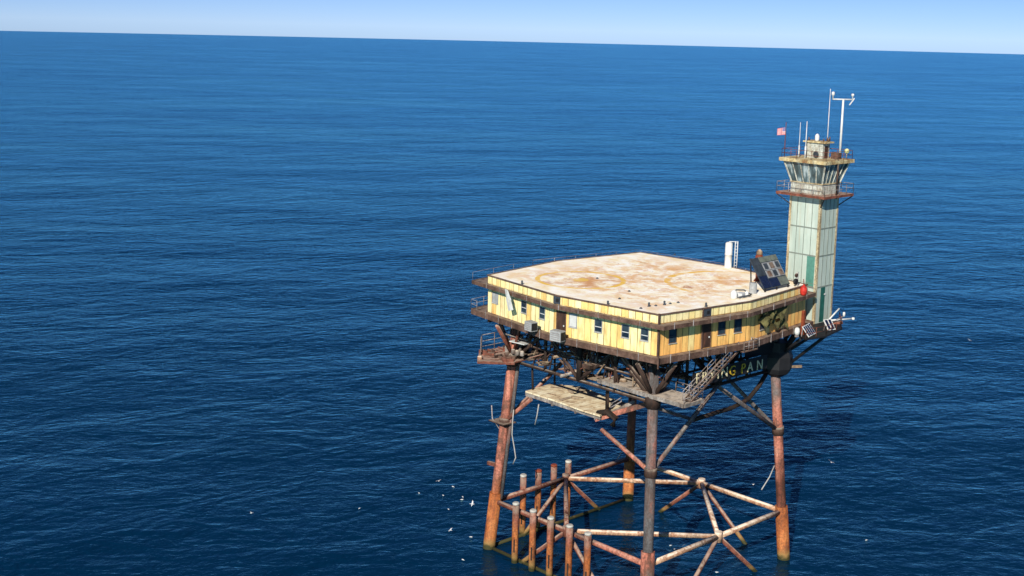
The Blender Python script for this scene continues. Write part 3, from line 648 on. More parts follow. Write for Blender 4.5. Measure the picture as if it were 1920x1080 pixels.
def make_tower_fittings():
    zt = 45.1; cx, cy = TC.x, TC.y
    # weather mast with cross arm
    p = PX(1574, 293, y=cy + 1.9); x, y = p.x, p.y
    t = thing('weather_mast', 'thick white mast on the tower roof with a cross arm of wind instruments', 'mast', (x, y, zt))
    zt2 = ZAT(x, y, 184)
    MB().tube([(x, y, zt), (x, y, zt2)], .13, 10, True, .11).build('pole', M['white'], t)
    dx, dy = .683, .73
    MB().tube([(x - 1.15 * dx, y - 1.15 * dy, zt2 - .05), (x + 1.0 * dx, y + 1.0 * dy, zt2 - .05)], .08, 8).build('cross_arm', M['alu'], t)
    MB().lathe((x - 1.15 * dx, y - 1.15 * dy, zt2 - .1), [(.07, 0), (.08, .45), (.17, .5), (.17, .8), (.05, .88)], 10).build('sensor', M['white'], t)
    s = MB().lathe((x + 1.0 * dx, y + 1.0 * dy, zt2 - .1), [(.06, 0), (.07, .4), (.15, .45), (.15, .66), (.05, .7)], 10); s.bar((x + .7 * dx, y + .7 * dy, zt2 - .65), (x + 1.2 * dx, y + 1.2 * dy, zt2 + .1), .10); s.build('wind_vane', M['white'], t)
    for (bx, by, ty, yy, r, lab) in ((1549, 292, 165, cy + 1.5, .055, 'tallest thin whip antenna beside the weather mast'), (1509, 294, 226, cy - 1.3, .065, 'bright white short whip antenna left of the roof hut'), (1497, 292, 228, cy - .9, .05, 'bluish short whip antenna standing between flag and bright whip')):
        p = PX(bx, by, y=yy); z2 = ZAT(p.x, p.y, ty); tt = thing('whip_antenna', lab, 'antenna', (p.x, p.y, zt), 'whip antennas on the tower roof')
        MB().tube([(p.x, p.y, zt + .3), (p.x, p.y, z2)], r, 8, True, r * .45).build('whip', M['white' if ty != 228 else 'alu'], tt)
        MB().tube([(p.x, p.y, zt), (p.x, p.y, zt + 1.3)], r * 1.5, 8).build('base', M['alu'], tt)
    # flag
    p = PX(1470, 293, y=cy - 2.2); x, y = p.x, p.y
    t = thing('flagpole', 'thin pole with a faded red and white striped flag at the tower roof corner', 'flag', (x, y, zt))
    MB().tube([(x, y, zt), (x, y, ZAT(x, y, 228))], .045, 7).build('pole', M['rail_rust'], t)
    z1, z2 = ZAT(x, y, 237), ZAT(x, y, 251); H_ = z1 - z2; c = MB(); n = 10
    for i in range(n):
        def q(k, top):
            s = k / n * .95; sag = s * .42; w = .12 * math.sin(k * 1.3)
            return (x - s * .72 + w * .5, y - s * .62 - w, (z1 if top else z2) - sag * (0.5 if top else .25))
        a, b, cc, d = q(i, 0), q(i + 1, 0), q(i + 1, 1), q(i, 1); c.quad(a, b, cc, d, ((i / n, 0), ((i + 1) / n, 0), ((i + 1) / n, 1), (i / n, 1)))
    f = c.build('flag_cloth', flag_mat(), t); md = f.modifiers.new('thickness', 'SOLIDIFY'); md.thickness = .015
    # lamp
    p = PX(1587, 290, x=cx + 2.6); t = thing('signal_lamp', 'round yellow lamp on a stalk at the right edge of the tower roof', 'lamp', (p.x, p.y, zt))
    MB().tube([(p.x, p.y, zt), (p.x, p.y, zt + .65)], .06, 6).build('stalk', M['rail'], t)
    MB().lathe((p.x, p.y, zt + .62), [(.08, 0), (.22, .1), (.27, .3), (.20, .48), (.06, .56)], 12).build('lens', M['yellowlamp'], t)
    # sagging wire between the whips and the rail
    a = PX(1489, 276, y=cy - 1.5); b = PX(1560, 262, y=cy + 1.0)
def flag_mat():
    t = NT('striped_flag', 0.1, 0.9); uv = t.sep(t.uv())
    st = t.math('GREATER_THAN', t.math('FRACT', t.math('MULTIPLY', uv[1], 6.5)), 0.5)
    col = t.mix(st, (0.62, 0.07, 0.08), (0.72, 0.62, 0.62))
    cn = t.math('MULTIPLY', t.math('LESS_THAN', uv[0], 0.4), t.math('GREATER_THAN', uv[1], 0.46))
    return t.done(t.mix(cn, col, (0.22, 0.20, 0.36)), 0.9)

# ------------------------------------------------------------------ platforms, stairs, sign
def make_platforms():
    # suspended board platform
    t = thing('work_platform', 'pale weathered board platform hung under the left side of the house', 'platform', (-2.4, -7.4, 18.6))
    poly = [(-8.05, -10.3), (-3.5, -10.25), (0.9, -10.55), (3.35, -10.45), (2.75, -8.0), (2.55, -5.0), (-1.6, -4.7), (-5.4, -4.2), (-8.35, -6.1)]
    MB().prism(poly, 18.88, 19.05).build('decking', M['slab'], t)
    c = MB()
    for y in (-10.1, -7.3, -4.9): c.box((-2.5, y, 18.66), (11.0 if y > -9 else 11.3, .22, .4))
    for x in (-7.5, -4, -.5, 2.4): c.box((x, -7.5, 18.36), (.18, 5.4, .2))
    c.build('frame', M['walk_grey'], t)
    rnd = random.Random(4)
    for k in range(9): x, y = rnd.uniform(-7.5, 2), rnd.uniform(-9.5, -5); MB().box((x, y, 19.09 + k * .002), (rnd.uniform(.6, 1.8), rnd.uniform(.15, .5), .06), rnd.uniform(0, 3)).build('loose_board', M['tan'], t)
    # crumpled beam at the right end of the board platform
    t = thing('fallen_beam', 'salmon rusted beam leaning between the board platform and the grey front leg', 'beam', (5, -9.5, 18.5))
    MB().bar(PX(1118, 785, y=-9.9), PX(1213, 757, y=-8.2), .55, .5).build('beam', M['brace_salmon'], t)
    MB().bar(PX(1140, 778, y=-9.4), PX(1190, 752, y=-7.6), .4, .3).build('plate', M['walk_grey'], t)
    MB().tube([PX(1122, 775, y=-9.9), PX(1140, 772, y=-9.8), PX(1156, 785, y=-9.8), PX(1150, 797, y=-9.8)], .34, 8).build('hose', M['truss_dark'], t)
    r = MB(); r.tube([PX(1146, 757, y=-9.4), PX(1166, 745, y=-9.4), PX(1166, 752, y=-9.4), PX(1146, 764, y=-9.4), PX(1146, 757, y=-9.4)], .06, 6); r.build('rail', M['rail'], t)
    # front landing
    t = thing('front_landing', 'grey steel landing round the top of the front leg below the house corner', 'landing', (8, -9.5, 22.6))
    c = MB(); c.box((5.7, -9.4, 22.88), (4.6, 2.9, .14)); c.box((11.35, -9.4, 22.885), (6.6, 2.9, .14)); c.build('decking', M['walk_grey'], t)
    c = MB(); c.box((9.0, -10.92, 22.82), (11.4, .18, .40)); c.box((14.72, -9.4, 22.82), (.18, 2.85, .38)); c.box((9.0, -7.88, 22.8), (11.3, .16, .36)); c.build('edge_beam', M['walk_grey'], t)
    r = MB(); railing([(11.2, -7.95, 22.95), (14.6, -7.95, 22.95), (14.6, -10.8, 22.95)], 1.05, .04, 1.4, (1, .5), r); r.build('railing', M['rail'], t)
    c = MB()
    for k in range(5): c.lathe((4.3 + k * 1.15, -8.6 - (k % 2) * .8, 22.95), [(.34, 0), (.42, .08), (.30, .3), (.12, .34)], 9)
    c.build('bollard', M['tan'], t)
    # stair
    t = thing('staircase', 'long open steel staircase from the walkway down to the grey landing', 'stairs', (13.9, -5, 22.9))
    p0, p1 = Vector((14.25, -10.0, 22.95)), Vector((13.75, -2.0, 26.75))
    c = MB()
    for o in (-.44, .44): c.bar(p0 + Vector((o, 0, 0)), p1 + Vector((o, 0, 0)), .08, .20)
    c.build('stringer', M['walk_brown'], t)
    c = MB()
    for k in range(17): q = p0.lerp(p1, (k + .5) / 17); c.box(q, (.8, .20, .05))
    c.build('tread', M['walk_brown'], t)
    for o in (-.46, .46):
        c = MB(); a, b = p0 + Vector((o, 0, 0)), p1 + Vector((o, 0, 0))
        for h in (1.0, .55): c.tube([a + Vector((0, 0, h)), b + Vector((0, 0, h))], .035, 6)
        for k in range(7): q = a.lerp(b, k / 6); c.tube([q, q + Vector((0, 0, 1.0))], .03, 6)
        c.build('handrail', M['rail'], t)
    c = MB(); c.box((14.0, -.6, 26.72), (1.5, 2.4, .10)); c.build('top_landing', M['walk_brown'], t)
    r = MB(); railing([(14.72, -1.7, 26.77), (14.72, .55, 26.77), (13.9, .55, 26.77)], 1.0, .045, .8, (1, .5), r); r.build('landing_railing', M['rail'], t)
    # left landing
    t = thing('corner_landing', 'rust red grating landing jutting out round the top of the left leg', 'landing', (-12, -9, 22.2))
    MB().prism([(-14.4, -11.4), (-11.4, -14.3), (-8.6, -11.6), (-8.9, -7.4), (-11.6, -5.0), (-14.4, -5.4)], 22.25, 22.4).build('grating', M['grating'], t)
    c = MB(); c.bar((-14.45, -11.4, 22.25), (-11.4, -14.4, 22.25), .16, .24); c.bar((-11.4, -14.4, 22.25), (-8.5, -11.6, 22.25), .16, .24); c.bar((-14.5, -11.4, 22.25), (-14.5, -5.4, 22.25), .16, .24); c.build('edge_beam', M['grating'], t)
    r = MB(); railing([(-13.2, -12.4, 22.4), (-14.3, -11.3, 22.4), (-14.3, -5.5, 22.4), (-11.6, -5.1, 22.4)], 1.9, .05, 1.9, (1, .62, .3), r); r.build('railing', M['rail'], t)
    rnd = random.Random(9)
    for k in range(34): MB().box((rnd.uniform(-13.9, -9), rnd.uniform(-12, -6.5), 22.5 + k * .004), (rnd.uniform(.3, 1.5), rnd.uniform(.1, .4), rnd.uniform(.08, .45)), rnd.uniform(0, 3)).build('debris', M[rnd.choice(('grating', 'grating', 'truss', 'walk_brown'))], t)
    MB().lathe((-11.9, -13.7, 22.25), [(.20, 0), (.26, .08), (.26, .45), (.16, .52)], 12).build('fender', M['brace_pale'], t)
    MB().box((-8.7, -10.6, 24.5), (2.2, 1.3, .1), .1).build('pale_sheet', M['sheet'], t)
    for k, (x, y) in enumerate(((-9.6, -10.8), (-8.9, -10.9), (-8.3, -10.7))): MB().lathe((x, y, 23.0), [(.2, 0), (.27, .1), (.24, .5), (.1, .6)], 9).build('canister', M['walk_grey'], t)
    # platform at the tower foot
    t = thing('tower_deck', 'dark triangular bracket deck carrying the foot of the green tower', 'deck', (13, 12.5, 26.5))
    MB().prism([(11.9, 9.8), (15.6, 7.7), (16.2, 10.8), (15.3, 15.2), (13.0, 18.2), (8.0, 18.2), (8.0, 13.9), (11.9, 13.2)], 26.7, 26.88).build('decking', M['black'], t)
    for p, q in (((10.5, 10.5, 24.2), (10.4, 13.4, 26.6)), ((10.9, 10.4, 23.8), (14.6, 8.5, 26.6)), ((11.3, 11.3, 22.6), (15.3, 12.4, 26.6)), ((10.6, 11.2, 23.6), (12.6, 17.2, 26.6)), ((10.2, 11.0, 23), (8.6, 17.6, 26.6))):
        MB().tube([p, q], .17, 8).build('strut', M['black'], t)
    r = MB(); railing([(15.6, 7.8, 26.88), (16.1, 10.8, 26.88), (15.2, 15.1, 26.88), (13.0, 18.1, 26.88)], 1.0, .035, 1.5, (1, .5), r); r.build('railing', M['rail_rust'], t)
    MB().lathe((11.1, 11.1, 22.6), [(.1, 0), (.55, .1), (.62, .5), (.3, .7)], 10).build('fitting', M['tan'], t)
    MB().bar((11.2, 11.2, 22.3), (12.45, 12.15, 22.45), .4, .2).build('outrigger', M['tan'], t)

def make_sign():
    t = thing('name_sign', 'black board on the truss lettered FRYING PAN in pale yellow capitals', 'sign', (11.7, 1.0, 23))
    MB().box((11.7, .3, 23.8), (.10, 12.6, 1.5)).build('board', M['black'], t)
    MB().box((10.62, 6.6, 25.0), (.08, 5.0, 1.65)).build('shade_sheet', M['black'], t)  # added black sheet standing in for shade below the deck
    for k in (-3.5, 0.5, 4.5): MB().bar((10.3, k, 23.6), (11.65, k, 23.6), .12).build('bracket', M['black'], t)
    x = 11.8
    pos = dict(zip(range(9), (-5.25, -4.14, -2.92, -1.94, -.88, .47, 2.3, 3.51, 5.2)))
    for i, ch in enumerate('FRYINGPAN'):
        cu = bpy.data.curves.new('letter', 'FONT'); cu.body = ch; cu.size = 1.5; cu.extrude = .03; cu.align_x = 'CENTER'
        tmp = bpy.data.objects.new('letter', cu); COL.objects.link(tmp)
        dg = bpy.context.evaluated_depsgraph_get(); dg.update(); me = bpy.data.meshes.new_from_object(tmp.evaluated_get(dg)); bpy.data.objects.remove(tmp); bpy.data.curves.remove(cu)
        z = 23.32 - .03 * pos[i]
        me.transform(Matrix.Translation(Vector((x, pos[i], z)) - ORG[t]) @ Matrix(((0, 0, 1, 0), (1, 0, 0, 0), (0, 1, 0, 0), (0, 0, 0, 1))))
        me.materials.clear(); me.materials.append(M['letter_yellow' if i in (5, 6) else 'letter'])
        o = bpy.data.objects.new('letter', me); COL.objects.link(o); o.parent = t; ORG[o] = ORG[t]

# ------------------------------------------------------------------ fender piles
def make_piles():
    g = 'fender piles standing beside the left leg'
    def pile(x, y, top, lab, m='pile'):
        t = thing('fender_pile', lab, 'pile', (x, y, 0), g)
        MB().tube([(x, y, top), (x, y, top / 2), (x, y, -5)], .37, 14).build('shaft', M[m], t)
        MB().lathe((x, y, top), [(.39, -.12), (.40, .05), (.30, .14)], 12).build('cap', M['offwhite'] if top not in (7.21, 7.3) else M['rustpot'], t)
        sx = -0.15
        MB().box((x + .36 * .5, y - .36 * .84, top * .30), (.16, .10, top * .22), R(25)).build('slot', M['truss_dark'], t)
        return t
    for x, lab in ((-6.95, 'front row pile next to the left leg'), (-4.2, 'second pile of the front row from the left leg'), (-1.5, 'middle pile of the front row'), (1.35, 'fourth pile of the front row from the left leg'), (4.0, 'front row pile nearest the grey leg, under the pale brace end')):
        pile(x, -12.35, 6.85, 'orange rusted ' + lab)
    for y, top, lab in ((-6.25, 7.2, 'leaning white tipped back row pile next to the left leg'), (-3.8, 7.21, 'brown topped back row pile, second from the left leg'), (-1.25, 7.3, 'blunt brown back row pile, third from the left leg'), (1.2, 7.25, 'white capped back row pile farthest from the left leg, tallest in the picture')):
        pile(-12.2, y, top, lab)
    # stub arms tying the front piles to the brace
    return

# ------------------------------------------------------------------ things on and around the house
def make_items():
    # solar array: leaning rack, foot along the roof edge, head leaning back over the deck
    t = thing('solar_array', 'big dark leaning rack of solar panels at the roof edge near the tower', 'solar panels', (11.3, 7.4, ZR))
    a, b = Vector((12.1, 4.85, ZR + .35)), Vector((12.0, 9.6, ZR + .35)); up = Vector((-2.1, 0, 2.95)); n = up.cross(Vector((0, 1, 0))).normalized() * -1
    if n.x < 0: n = -n
    def sl(u0, u1, v0, v1, off, th, m, name, parent=None):
        c = MB(); P = lambda u, v, o: a.lerp(b, u) + up * v + n * o
        q = [P(u0, v0, off), P(u1, v0, off), P(u1, v1, off), P(u0, v1, off)]; r = [p - n * th for p in q]
        k = len(c.v); c.v += [tuple(p) for p in q + r]
        for f in ((0, 1, 2, 3), (7, 6, 5, 4), (0, 4, 5, 1), (1, 5, 6, 2), (2, 6, 7, 3), (3, 7, 4, 0)): c.face([k + i for i in f])
        return c.build(name, M[m], parent or t)
    sl(0, 1, 0, 1, 0, .08, 'slate', 'backing')
    sl(.01, .29, .42, .98, .05, .045, 'slate', 'panel'); sl(.01, .29, .02, .40, .05, .045, 'navy', 'panel')
    sl(.31, .64, .02, .28, .05, .045, 'navy', 'panel'); sl(.66, .99, .02, .28, .05, .045, 'greygreen', 'panel'); sl(.31, .99, .82, .99, .05, .045, 'greygreen', 'panel')
    for i in range(3):
        for j in range(2):
            u0 = .33 + i * .22; v0 = .31 + j * .25
            f = sl(u0, u0 + .205, v0, v0 + .235, .06, .055, 'greyframe', 'panel'); f['label'] = 'silver framed panel'
            sl(u0 + .03, u0 + .175, v0 + .022, v0 + .213, .075, .014, 'slate' if (i + j) % 2 else 'walk_brown', 'cell', f)
    c = MB()
    for k in (.05, .5, .95):
        p = a.lerp(b, k) - n * .1; q = p + up * .97; c.bar(q, (q.x + .25, q.y, ZR), .10); c.bar(p, (p.x, p.y, ZR), .12); c.bar(p, q, .12)
    c.build('rack', M['truss_dark'], t)
    # tank
    p = Vector((.95, 13.15)); t = thing('white_tank', 'upright white cylinder tank with ladder frame on the far edge of the roof', 'tank', (p.x, p.y, ZR))
    MB().lathe((p.x, p.y, ZR), [(.46, 0), (.46, .12), (.41, .14), (.41, 1.55), (.45, 1.57), (.45, 1.66), (.41, 1.68), (.41, 2.9), (.30, 3.02), (.1, 3.06)], 18).build('drum', M['white'], t)
    c = MB(); dx, dy = .683, .73
    for o in (.72, 1.0): c.tube([(p.x + dx * o, p.y + dy * o, ZR), (p.x + dx * o, p.y + dy * o, ZR + 3.15)], .055, 6)
    for k in range(8): c.bar((p.x + dx * .72, p.y + dy * .72, ZR + .3 + k * .38), (p.x + dx, p.y + dy, ZR + .3 + k * .38), .05)
    c.tube([(p.x, p.y, ZR + 3.1), (p.x + dx, p.y + dy, ZR + 3.1)], .05, 6); c.build('ladder', M['alu'], t)
    # buoy lantern behind the array
    p = PX(1423, 494, y=9.6); t = thing('buoy_lantern', 'rust brown lantern post with pale top rising behind the solar rack', 'lantern', (p.x, p.y, ZR))
    zt = ZAT(p.x, p.y, 466)
    MB().lathe((p.x, p.y, ZR), [(.5, 0), (.45, .1), (.30, .3), (.28, zt - ZR - 1.5), (.40, zt - ZR - 1.4), (.42, zt - ZR - .75), (.30, zt - ZR - .6)], 12).build('post', M['rustpot'], t)
    MB().lathe((p.x, p.y, zt - .62), [(.30, 0), (.36, .1), (.30, .4), (.1, .62)], 12).build('lantern_top', M['tan'], t)
    # grey drum and pale gear by the roof edge
    p = Vector((11.55, 3.6)); t = thing('grey_drum', 'blue grey upright drum at the foot of the solar rack', 'drum', (p.x, p.y, ZR))
    MB().lathe((p.x, p.y, ZR), [(.40, 0), (.42, .03), (.40, .06), (.40, .5), (.42, .53), (.40, .56), (.40, 1.05), (.42, 1.1), (.36, 1.12)], 16).build('shell', M['ac'], t)
    MB().lathe((p.x + .15, p.y + .1, ZR + 1.12), [(.05, 0), (.05, .05)], 8).build('bung', M['slate'], t)
    t = thing('pump_unit', 'white pump with pipes on the roof edge left of the grey drum', 'pump', (12.2, .3, ZR))
    MB().lathe((12.0, -.25, ZR), [(.34, 0), (.36, .1), (.36, .62), (.22, .82), (.1, .9)], 12).build('vessel', M['white'], t)
    MB().box((12.15, .75, ZR + .26), (.6, .8, .5), .2).build('motor', M['alu'], t)
    MB().lathe((12.3, 1.5, ZR), [(.22, 0), (.25, .1), (.20, .5), (.08, .62)], 10).build('vessel', M['white'], t)
    c = MB(); c.tube([(11.7, -.3, ZR + .55), (11.8, .4, ZR + .8), (12.2, 1.2, ZR + .75), (12.3, 1.9, ZR + .3), (12.2, 2.5, ZR + .15)], .07, 6); c.tube([(12.5, -.2, ZR + .2), (12.6, 1.8, ZR + .2)], .08, 6); c.build('pipe', M['slate'], t)
    # red buoy
    p = PX(1507, 543, x=13.05); t = thing('red_buoy', 'bright red round buoy hung at the right end of the upper walkway', 'buoy', (p.x, p.y, p.z - .6))
    MB().lathe((p.x, p.y, p.z), [(.08, -.56), (.26, -.52), (.37, -.3), (.39, 0), (.36, .3), (.22, .48), (.10, .54), (.08, .66)], 16).build('float', M['red'], t)
    MB().tube([(p.x, p.y, p.z + .68), (p.x - .15, p.y + .1, p.z + 1.2)], .05, 6).build('eye', M['rail_rust'], t)
    # wind vane post by the buoy
    p = PX(1494, 540, x=12.25); t = thing('hose_reel', 'black and white hose post on the roof corner beside the tower', 'hose reel', (p.x, p.y, ZR))
    MB().bar((p.x, p.y, ZR), (p.x, p.y, ZR + 1.6), .18).build('post', M['offwhite'], t)
    MB().lathe((p.x, p.y - .25, ZR + .55), [(.3, -.12), (.34, -.1), (.34, .1), (.3, .12)], 12, 'X').build('reel', M['black'], t)
    MB().lathe((p.x, p.y - .2, ZR + 1.25), [(.2, -.1), (.24, 0), (.2, .1)], 10, 'X').build('reel', M['truss'], t)
    # boxes hung on the lower walkway
    for (px, py, lab, w, h) in ((996, 611, 'small grey white box unit hung on the walkway under the left windows', 1.15, .95), (1046, 629, 'larger grey white box unit hung below the brown door', 1.35, 1.05)):
        e = 0 if px < 1040 else 1; P0, Q0 = Vector(OCT[e]), Vector(OCT[e + 1]); d = (Q0 - P0).normalized(); n = Vector((d.y, -d.x)); rz = math.atan2(d.y, d.x)
        q = PXP(px, py, (n.x, n.y, 0), (*(P0 + n * 1.45), 0)); t = thing('box_unit', lab, 'air conditioner', (q.x, q.y, q.z - h / 2), 'box units hung on the lower walkway')
        MB().box(q, (w, .85, h), rz).build('casing', M['ac'], t)
        s = Vector((d.x, d.y, 0)); MB().box(q + s * (w / 2 + .02), (.04, .7, h * .8), rz).build('side_grille', M['black'], t)
        c = MB()
        for k in range(4): c.box(q + Vector((n.x * .44, n.y * .44, -h * .3 + k * h * .2)), (w * .8, .03, .04), rz)
        c.build('louvre', M['rail'], t)
    # torn white sheet
    P0, Q0 = Vector(OCT[0]), Vector(OCT[1]); d = (Q0 - P0).normalized(); n = Vector((d.y, -d.x))
    def W(s, z, o): p = P0 + d * s + n * o; return (p.x, p.y, z)
    c = MB(); top = [(4.75, 31.0), (5.0, 31.05), (5.3, 31.0)]; mid = [(5.0, 30.0), (5.35, 30.1), (5.9, 30.0)]; bot = [(5.45, 28.75), (5.9, 28.9), (6.3, 29.05)]
    for A1, A2 in ((top, mid), (mid, bot)):
        for i in range(2): c.quad(W(*A2[i], 1.06 + .1 * i), W(*A2[i + 1], 1.16 - .1 * i), W(*A1[i + 1], 1.13), W(*A1[i], 1.1))
    o = c.build('torn_sheet', M['sheet']); tag(o, 'torn white sheet flapping from the upper walkway near the left corner', 'sheet'); o.modifiers.new('thickness', 'SOLIDIFY').thickness = .02
    # olive netting over the right end
    P0, Q0 = Vector(OCT[3]), Vector(OCT[4]); d = (Q0 - P0).normalized(); n = Vector((d.y, -d.x)); rnd = random.Random(3); c = MB(); nu, nv = 16, 8
    pts = {}
    for i in range(nu + 1):
        for j in range(nv + 1):
            s = 1.6 + 5.6 * i / nu; z = 30.35 - j / nv * (1.3 + 1.35 * (i / nu) + .35 * math.sin(i * 1.7)); o = .35 + .3 * math.sin(i * .9 + j * .8) + rnd.uniform(-.12, .12) + .25 * j / nv
            p = P0 + d * s + n * max(.15, o); pts[i, j] = (p.x, p.y, z)
    for i in range(nu):
        for j in range(nv):
            if rnd.random() < .84: c.quad(pts[i, j + 1], pts[i + 1, j + 1], pts[i + 1, j], pts[i, j])
    o = c.build('olive_netting', M['olive']); tag(o, 'ragged olive brown netting draped over the right end of the yellow wall', 'netting'); o.modifiers.new('thickness', 'SOLIDIFY').thickness = .03
    # small panels and instruments on the tower deck
    for (x, y, rz, lab, m, k) in ((15.2, 8.9, .25, 'row of tilted dark blue panels with white frames below the tower', 'navy', 4), (15.1, 12.9, -.2, 'small blue and white tilted panel at the right foot of the tower', 'navy', 2)):
        t = thing('tilted_panels', lab, 'solar panels', (x, y, 26.88), 'tilted panels on the tower deck')
        tl = Matrix.Rotation(rz, 3, 'Z') @ Matrix.Rotation(R(52), 3, 'Y')
        L = .52 * k + .1
        MB().box((x, y, 27.55), (1.3, L, .06), 0, tl).build('frame', M['white'], t)
        for i in range(k):
            o = tl @ Vector((0, (i - (k - 1) / 2) * .52, .04)); MB().box((x + o.x, y + o.y, 27.55 + o.z), (1.14, .36, .03), 0, tl).build('cell', M['navy'], t)
        for dy in (-L / 3, L / 3): MB().bar((x - .4, y + dy, 26.88), (x - .3, y + dy, 27.9), .07).build('stand_leg', M['rail'], t)
    p = Vector((14.6, 7.6)); t = thing('white_float', 'white rounded float beside the tilted blue panels', 'float', (p.x, p.y, 26.9))
    MB().lathe((p.x, p.y, 27.5), [(.1, -.42), (.26, -.3), (.30, 0), (.25, .3), (.1, .42)], 12).build('body', M['white'], t)
    MB().bar((p.x, p.y, 26.88), (p.x, p.y, 27.1), .3).build('foot', M['rail'], t)
    MB().bar((p.x, p.y + 1.0, 27.0), (p.x, p.y + 1.0, 29.6), .3).build('post', M['rustpot'], t)
    t = thing('instrument_boom', 'pale instrument arm reaching out from the foot of the tower over the sea', 'boom', (13.4, 15.6, 26.9))
    MB().tube([(13.2, 15.3, 27.3), PX(1597, 596, x=14.6)], .10, 8).build('arm', M['alu'], t)
    q = PX(1600, 596, x=14.65); MB().lathe((q.x, q.y, q.z), [(.08, -.14), (.17, -.08), (.17, .1), (.08, .16)], 10).build('sensor', M['white'], t)
    q = PX(1574, 577, x=13.6); MB().tube([(13.2, 15.4, 27.2), q], .09, 8).build('arm', M['alu'], t)
    q = PX(1583, 586, x=14.2); MB().lathe((q.x, q.y, q.z - .2), [(.08, -.18), (.14, 0), (.14, .28), (.06, .36)], 10).build('sensor', M['white'], t); MB().tube([(q.x, q.y, q.z - .3), (13.6, 16.0, 27.2)], .06, 6).build('arm', M['rail'], t)
    MB().bar((13.0, 15.6, 26.7), PX(1580, 603, x=14.2), .22, .3).build('bracket', M['brace_rust'], t)
    # ropes
    for pts, lab, m in (([PX(964, 768, y=-11.0), PX(962, 790, y=-11.2), PX(961, 815, y=-11.2), PX(965, 838, y=-11.2), PX(968, 858, y=-11.3), PX(963, 870, y=-11.3)], 'grey rope hanging down beside the left leg', 'rope'),
                      ([PX(1011, 758, y=-10.4), PX(1008, 778, y=-10.4), PX(1004, 796, y=-10.4)], 'short pale rope hanging under the board platform', 'rope'),
                      ([PX(1453, 872, x=11.6), PX(1444, 893, x=11.7), PX(1429, 917, x=11.8)], 'broken cable end curling off the right leg', 'rope'),
                      ([PX(1174, 832, x=-10), PX(1166, 848, x=-10), PX(1158, 860, x=-10)], 'thin cable slanting off the shaded back leg', 'rope')):
        o = MB().tube(pts, .07, 6).build('hanging_rope', M[m]); tag(o, lab, 'rope')

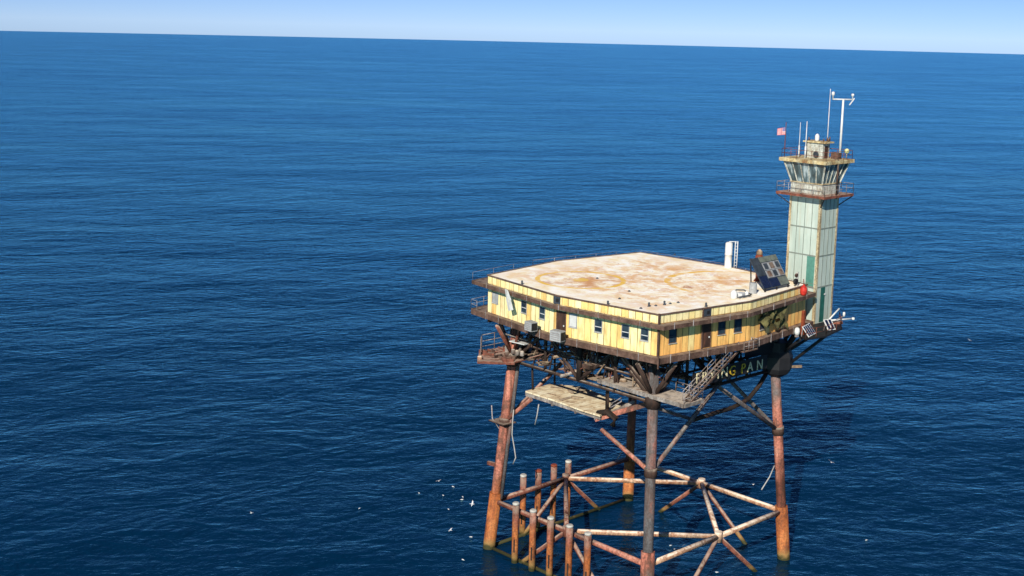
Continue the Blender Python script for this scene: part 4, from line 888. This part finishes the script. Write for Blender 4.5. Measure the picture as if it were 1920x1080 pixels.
# ------------------------------------------------------------------ gulls
def make_gulls():
    def body(c):
        c.lathe((0, 0, .12), [(.01, -.34), (.07, -.26), (.12, -.08), (.12, .06), (.08, .18), (.05, .24), (.055, .30), (.03, .36), (.008, .42)], 8, 'X')
    fl = MB(); body(fl); fl.quad((-.5, -.09, .15), (-.3, -.04, .14), (-.3, .04, .14), (-.5, .09, .15))
    for s in (-1, 1):
        A = [(.10, s * .08, .17), (.13, s * .42, .34), (-.06, s * .86, .30), (-.10, s * .84, .295), (-.12, s * .42, .325), (-.14, s * .08, .16)]
        k = len(fl.v); fl.v += A + [(x, y, z - .02) for x, y, z in A]
        for f in ((0, 1, 4, 5), (1, 2, 3, 4), (6, 11, 10, 7), (7, 10, 9, 8)): fl.face([k + i for i in f])
    st = MB(); body(st)
    for s in (-1, 1):
        A = [(.08, s * .10, .22), (-.25, s * .09, .24), (-.46, s * .03, .20), (-.2, s * .14, .12), (.05, s * .14, .14)]
        k = len(st.v); st.v += A; st.face([k + i for i in (range(5) if s > 0 else range(4, -1, -1))])
    me = {}
    for nm, c in (('fly', fl), ('sit', st)):
        o = c.build('gull', M['gull_white'], None, False); me[nm] = o.data; bpy.data.objects.remove(o)
    L = [(473, 964, 'fly', 2.0, 'gull gliding alone, farthest left over the open water'), (675, 954, 'sit', 0, 'gull floating alone midway between the lone gliding gull and the flock'),
         (787, 925, 'sit', 0, 'gull at the left edge of the flock beside the left leg'), (824, 903, 'fly', 1.0, 'gull skimming the water at the top of the flock by the left leg'),
         (851, 913, 'sit', 0, 'gull floating just right of the topmost skimming gull'), (832, 929, 'sit', 0, 'gull floating in the middle of the flock by the left leg'),
         (869, 932, 'sit', 0, 'upper gull of the close pair near the left leg'), (867, 937, 'sit', 0, 'lower gull of the close pair near the left leg'),
         (887, 946, 'fly', 3.0, 'large white gull with raised wings closest to the left leg'), (842, 955, 'sit', 0, 'gull floating just below the flock, left of the raised wing gull'),
         (846, 995, 'fly', .6, 'gull skimming low with a faint trail, left of the leg foot'), (884, 1007, 'sit', 0, 'gull floating level with the left leg foot'),
         (870, 1050, 'sit', 0, 'lowest gull left of the leg foot near the bottom edge'), (1259, 1022, 'sit', 0, 'left gull of the trio beside the grey leg'),
         (1266, 1029, 'sit', 0, 'lowest gull of the trio beside the grey leg'), (1282, 1023, 'fly', 1.0, 'right gull of the trio beside the grey leg, wings open'),
         (1346, 1072, 'sit', 0, 'gull on the water under the mid brace node at the bottom edge'), (1324, 857, 'fly', 1.5, 'gull flying above the far pale brace node'),
         (1320, 876, 'fly', 1.0, 'gull flying just below another, above the far brace node'), (1559, 866, 'fly', 3.0, 'large white gull flying right of the right leg'),
         (1626, 1011, 'sit', 0, 'gull floating alone on the water right of the right leg'), (1413, 908, 'fly', 1.0, 'gull gliding between the brace and the right leg'), (1818, 636, 'fly', 4.0, 'distant gull over the open sea at far right')]
    rnd = random.Random(5)
    for px, py, kd, h, lab in L:
        p = PX(px, py, z=h); o = bpy.data.objects.new('gull', me[kd]); COL.objects.link(o); o.location = p if kd == 'fly' else (p.x, p.y, -.06)
        sc = .52 if kd == 'sit' else .46 + .16 * (h == 3.0); o.scale = (sc, sc, sc)
        o.rotation_euler = (rnd.uniform(-.5, .5) if kd == 'fly' else 0, 0, rnd.uniform(0, 6.28)); tag(o, 'white ' + lab if 'white' not in lab else lab, 'gull', 'gulls around the platform')
    # gulls perched on the bracing
    for p, lab in ((Vector((6.5, 8.6, 5.9)), None),): pass

# ------------------------------------------------------------------ measured directions from the survey station, used to lay out real planes
CAMP = Vector((89.7514, -104.4932, 58.4358)); F_ = 2385.733
RX = Vector((0.6811582550794886, 0.731853339027713, 0.020349980124155776)); DN = Vector((0.1306863656507091, -0.09419086893720655, -0.9869392858944582)); FW = Vector((-0.7203780294887369, 0.6749213067927559, -0.1598021409965565))
def PXP(px, py, n, p0):
    d = RX * (px - 960) + DN * (py - 440) + FW * F_; n = Vector(n); t = n.dot(Vector(p0) - CAMP) / n.dot(d); return CAMP + d * t
def PX(px, py, x=None, y=None, z=None):
    if x is not None: return PXP(px, py, (1, 0, 0), (x, 0, 0))
    if y is not None: return PXP(px, py, (0, 1, 0), (0, y, 0))
    return PXP(px, py, (0, 0, 1), (0, 0, z))
def ZAT(x, y, py):
    lo, hi = -20, 90
    for _ in range(50):
        m = (lo + hi) / 2; v = Vector((x, y, m)) - CAMP
        if 440 + F_ * v.dot(DN) / v.dot(FW) > py: lo = m
        else: hi = m
    return lo

make_jacket(); make_truss(); make_house(); make_tower(); make_tower_fittings(); make_platforms(); make_sign(); make_piles(); make_items(); make_gulls()
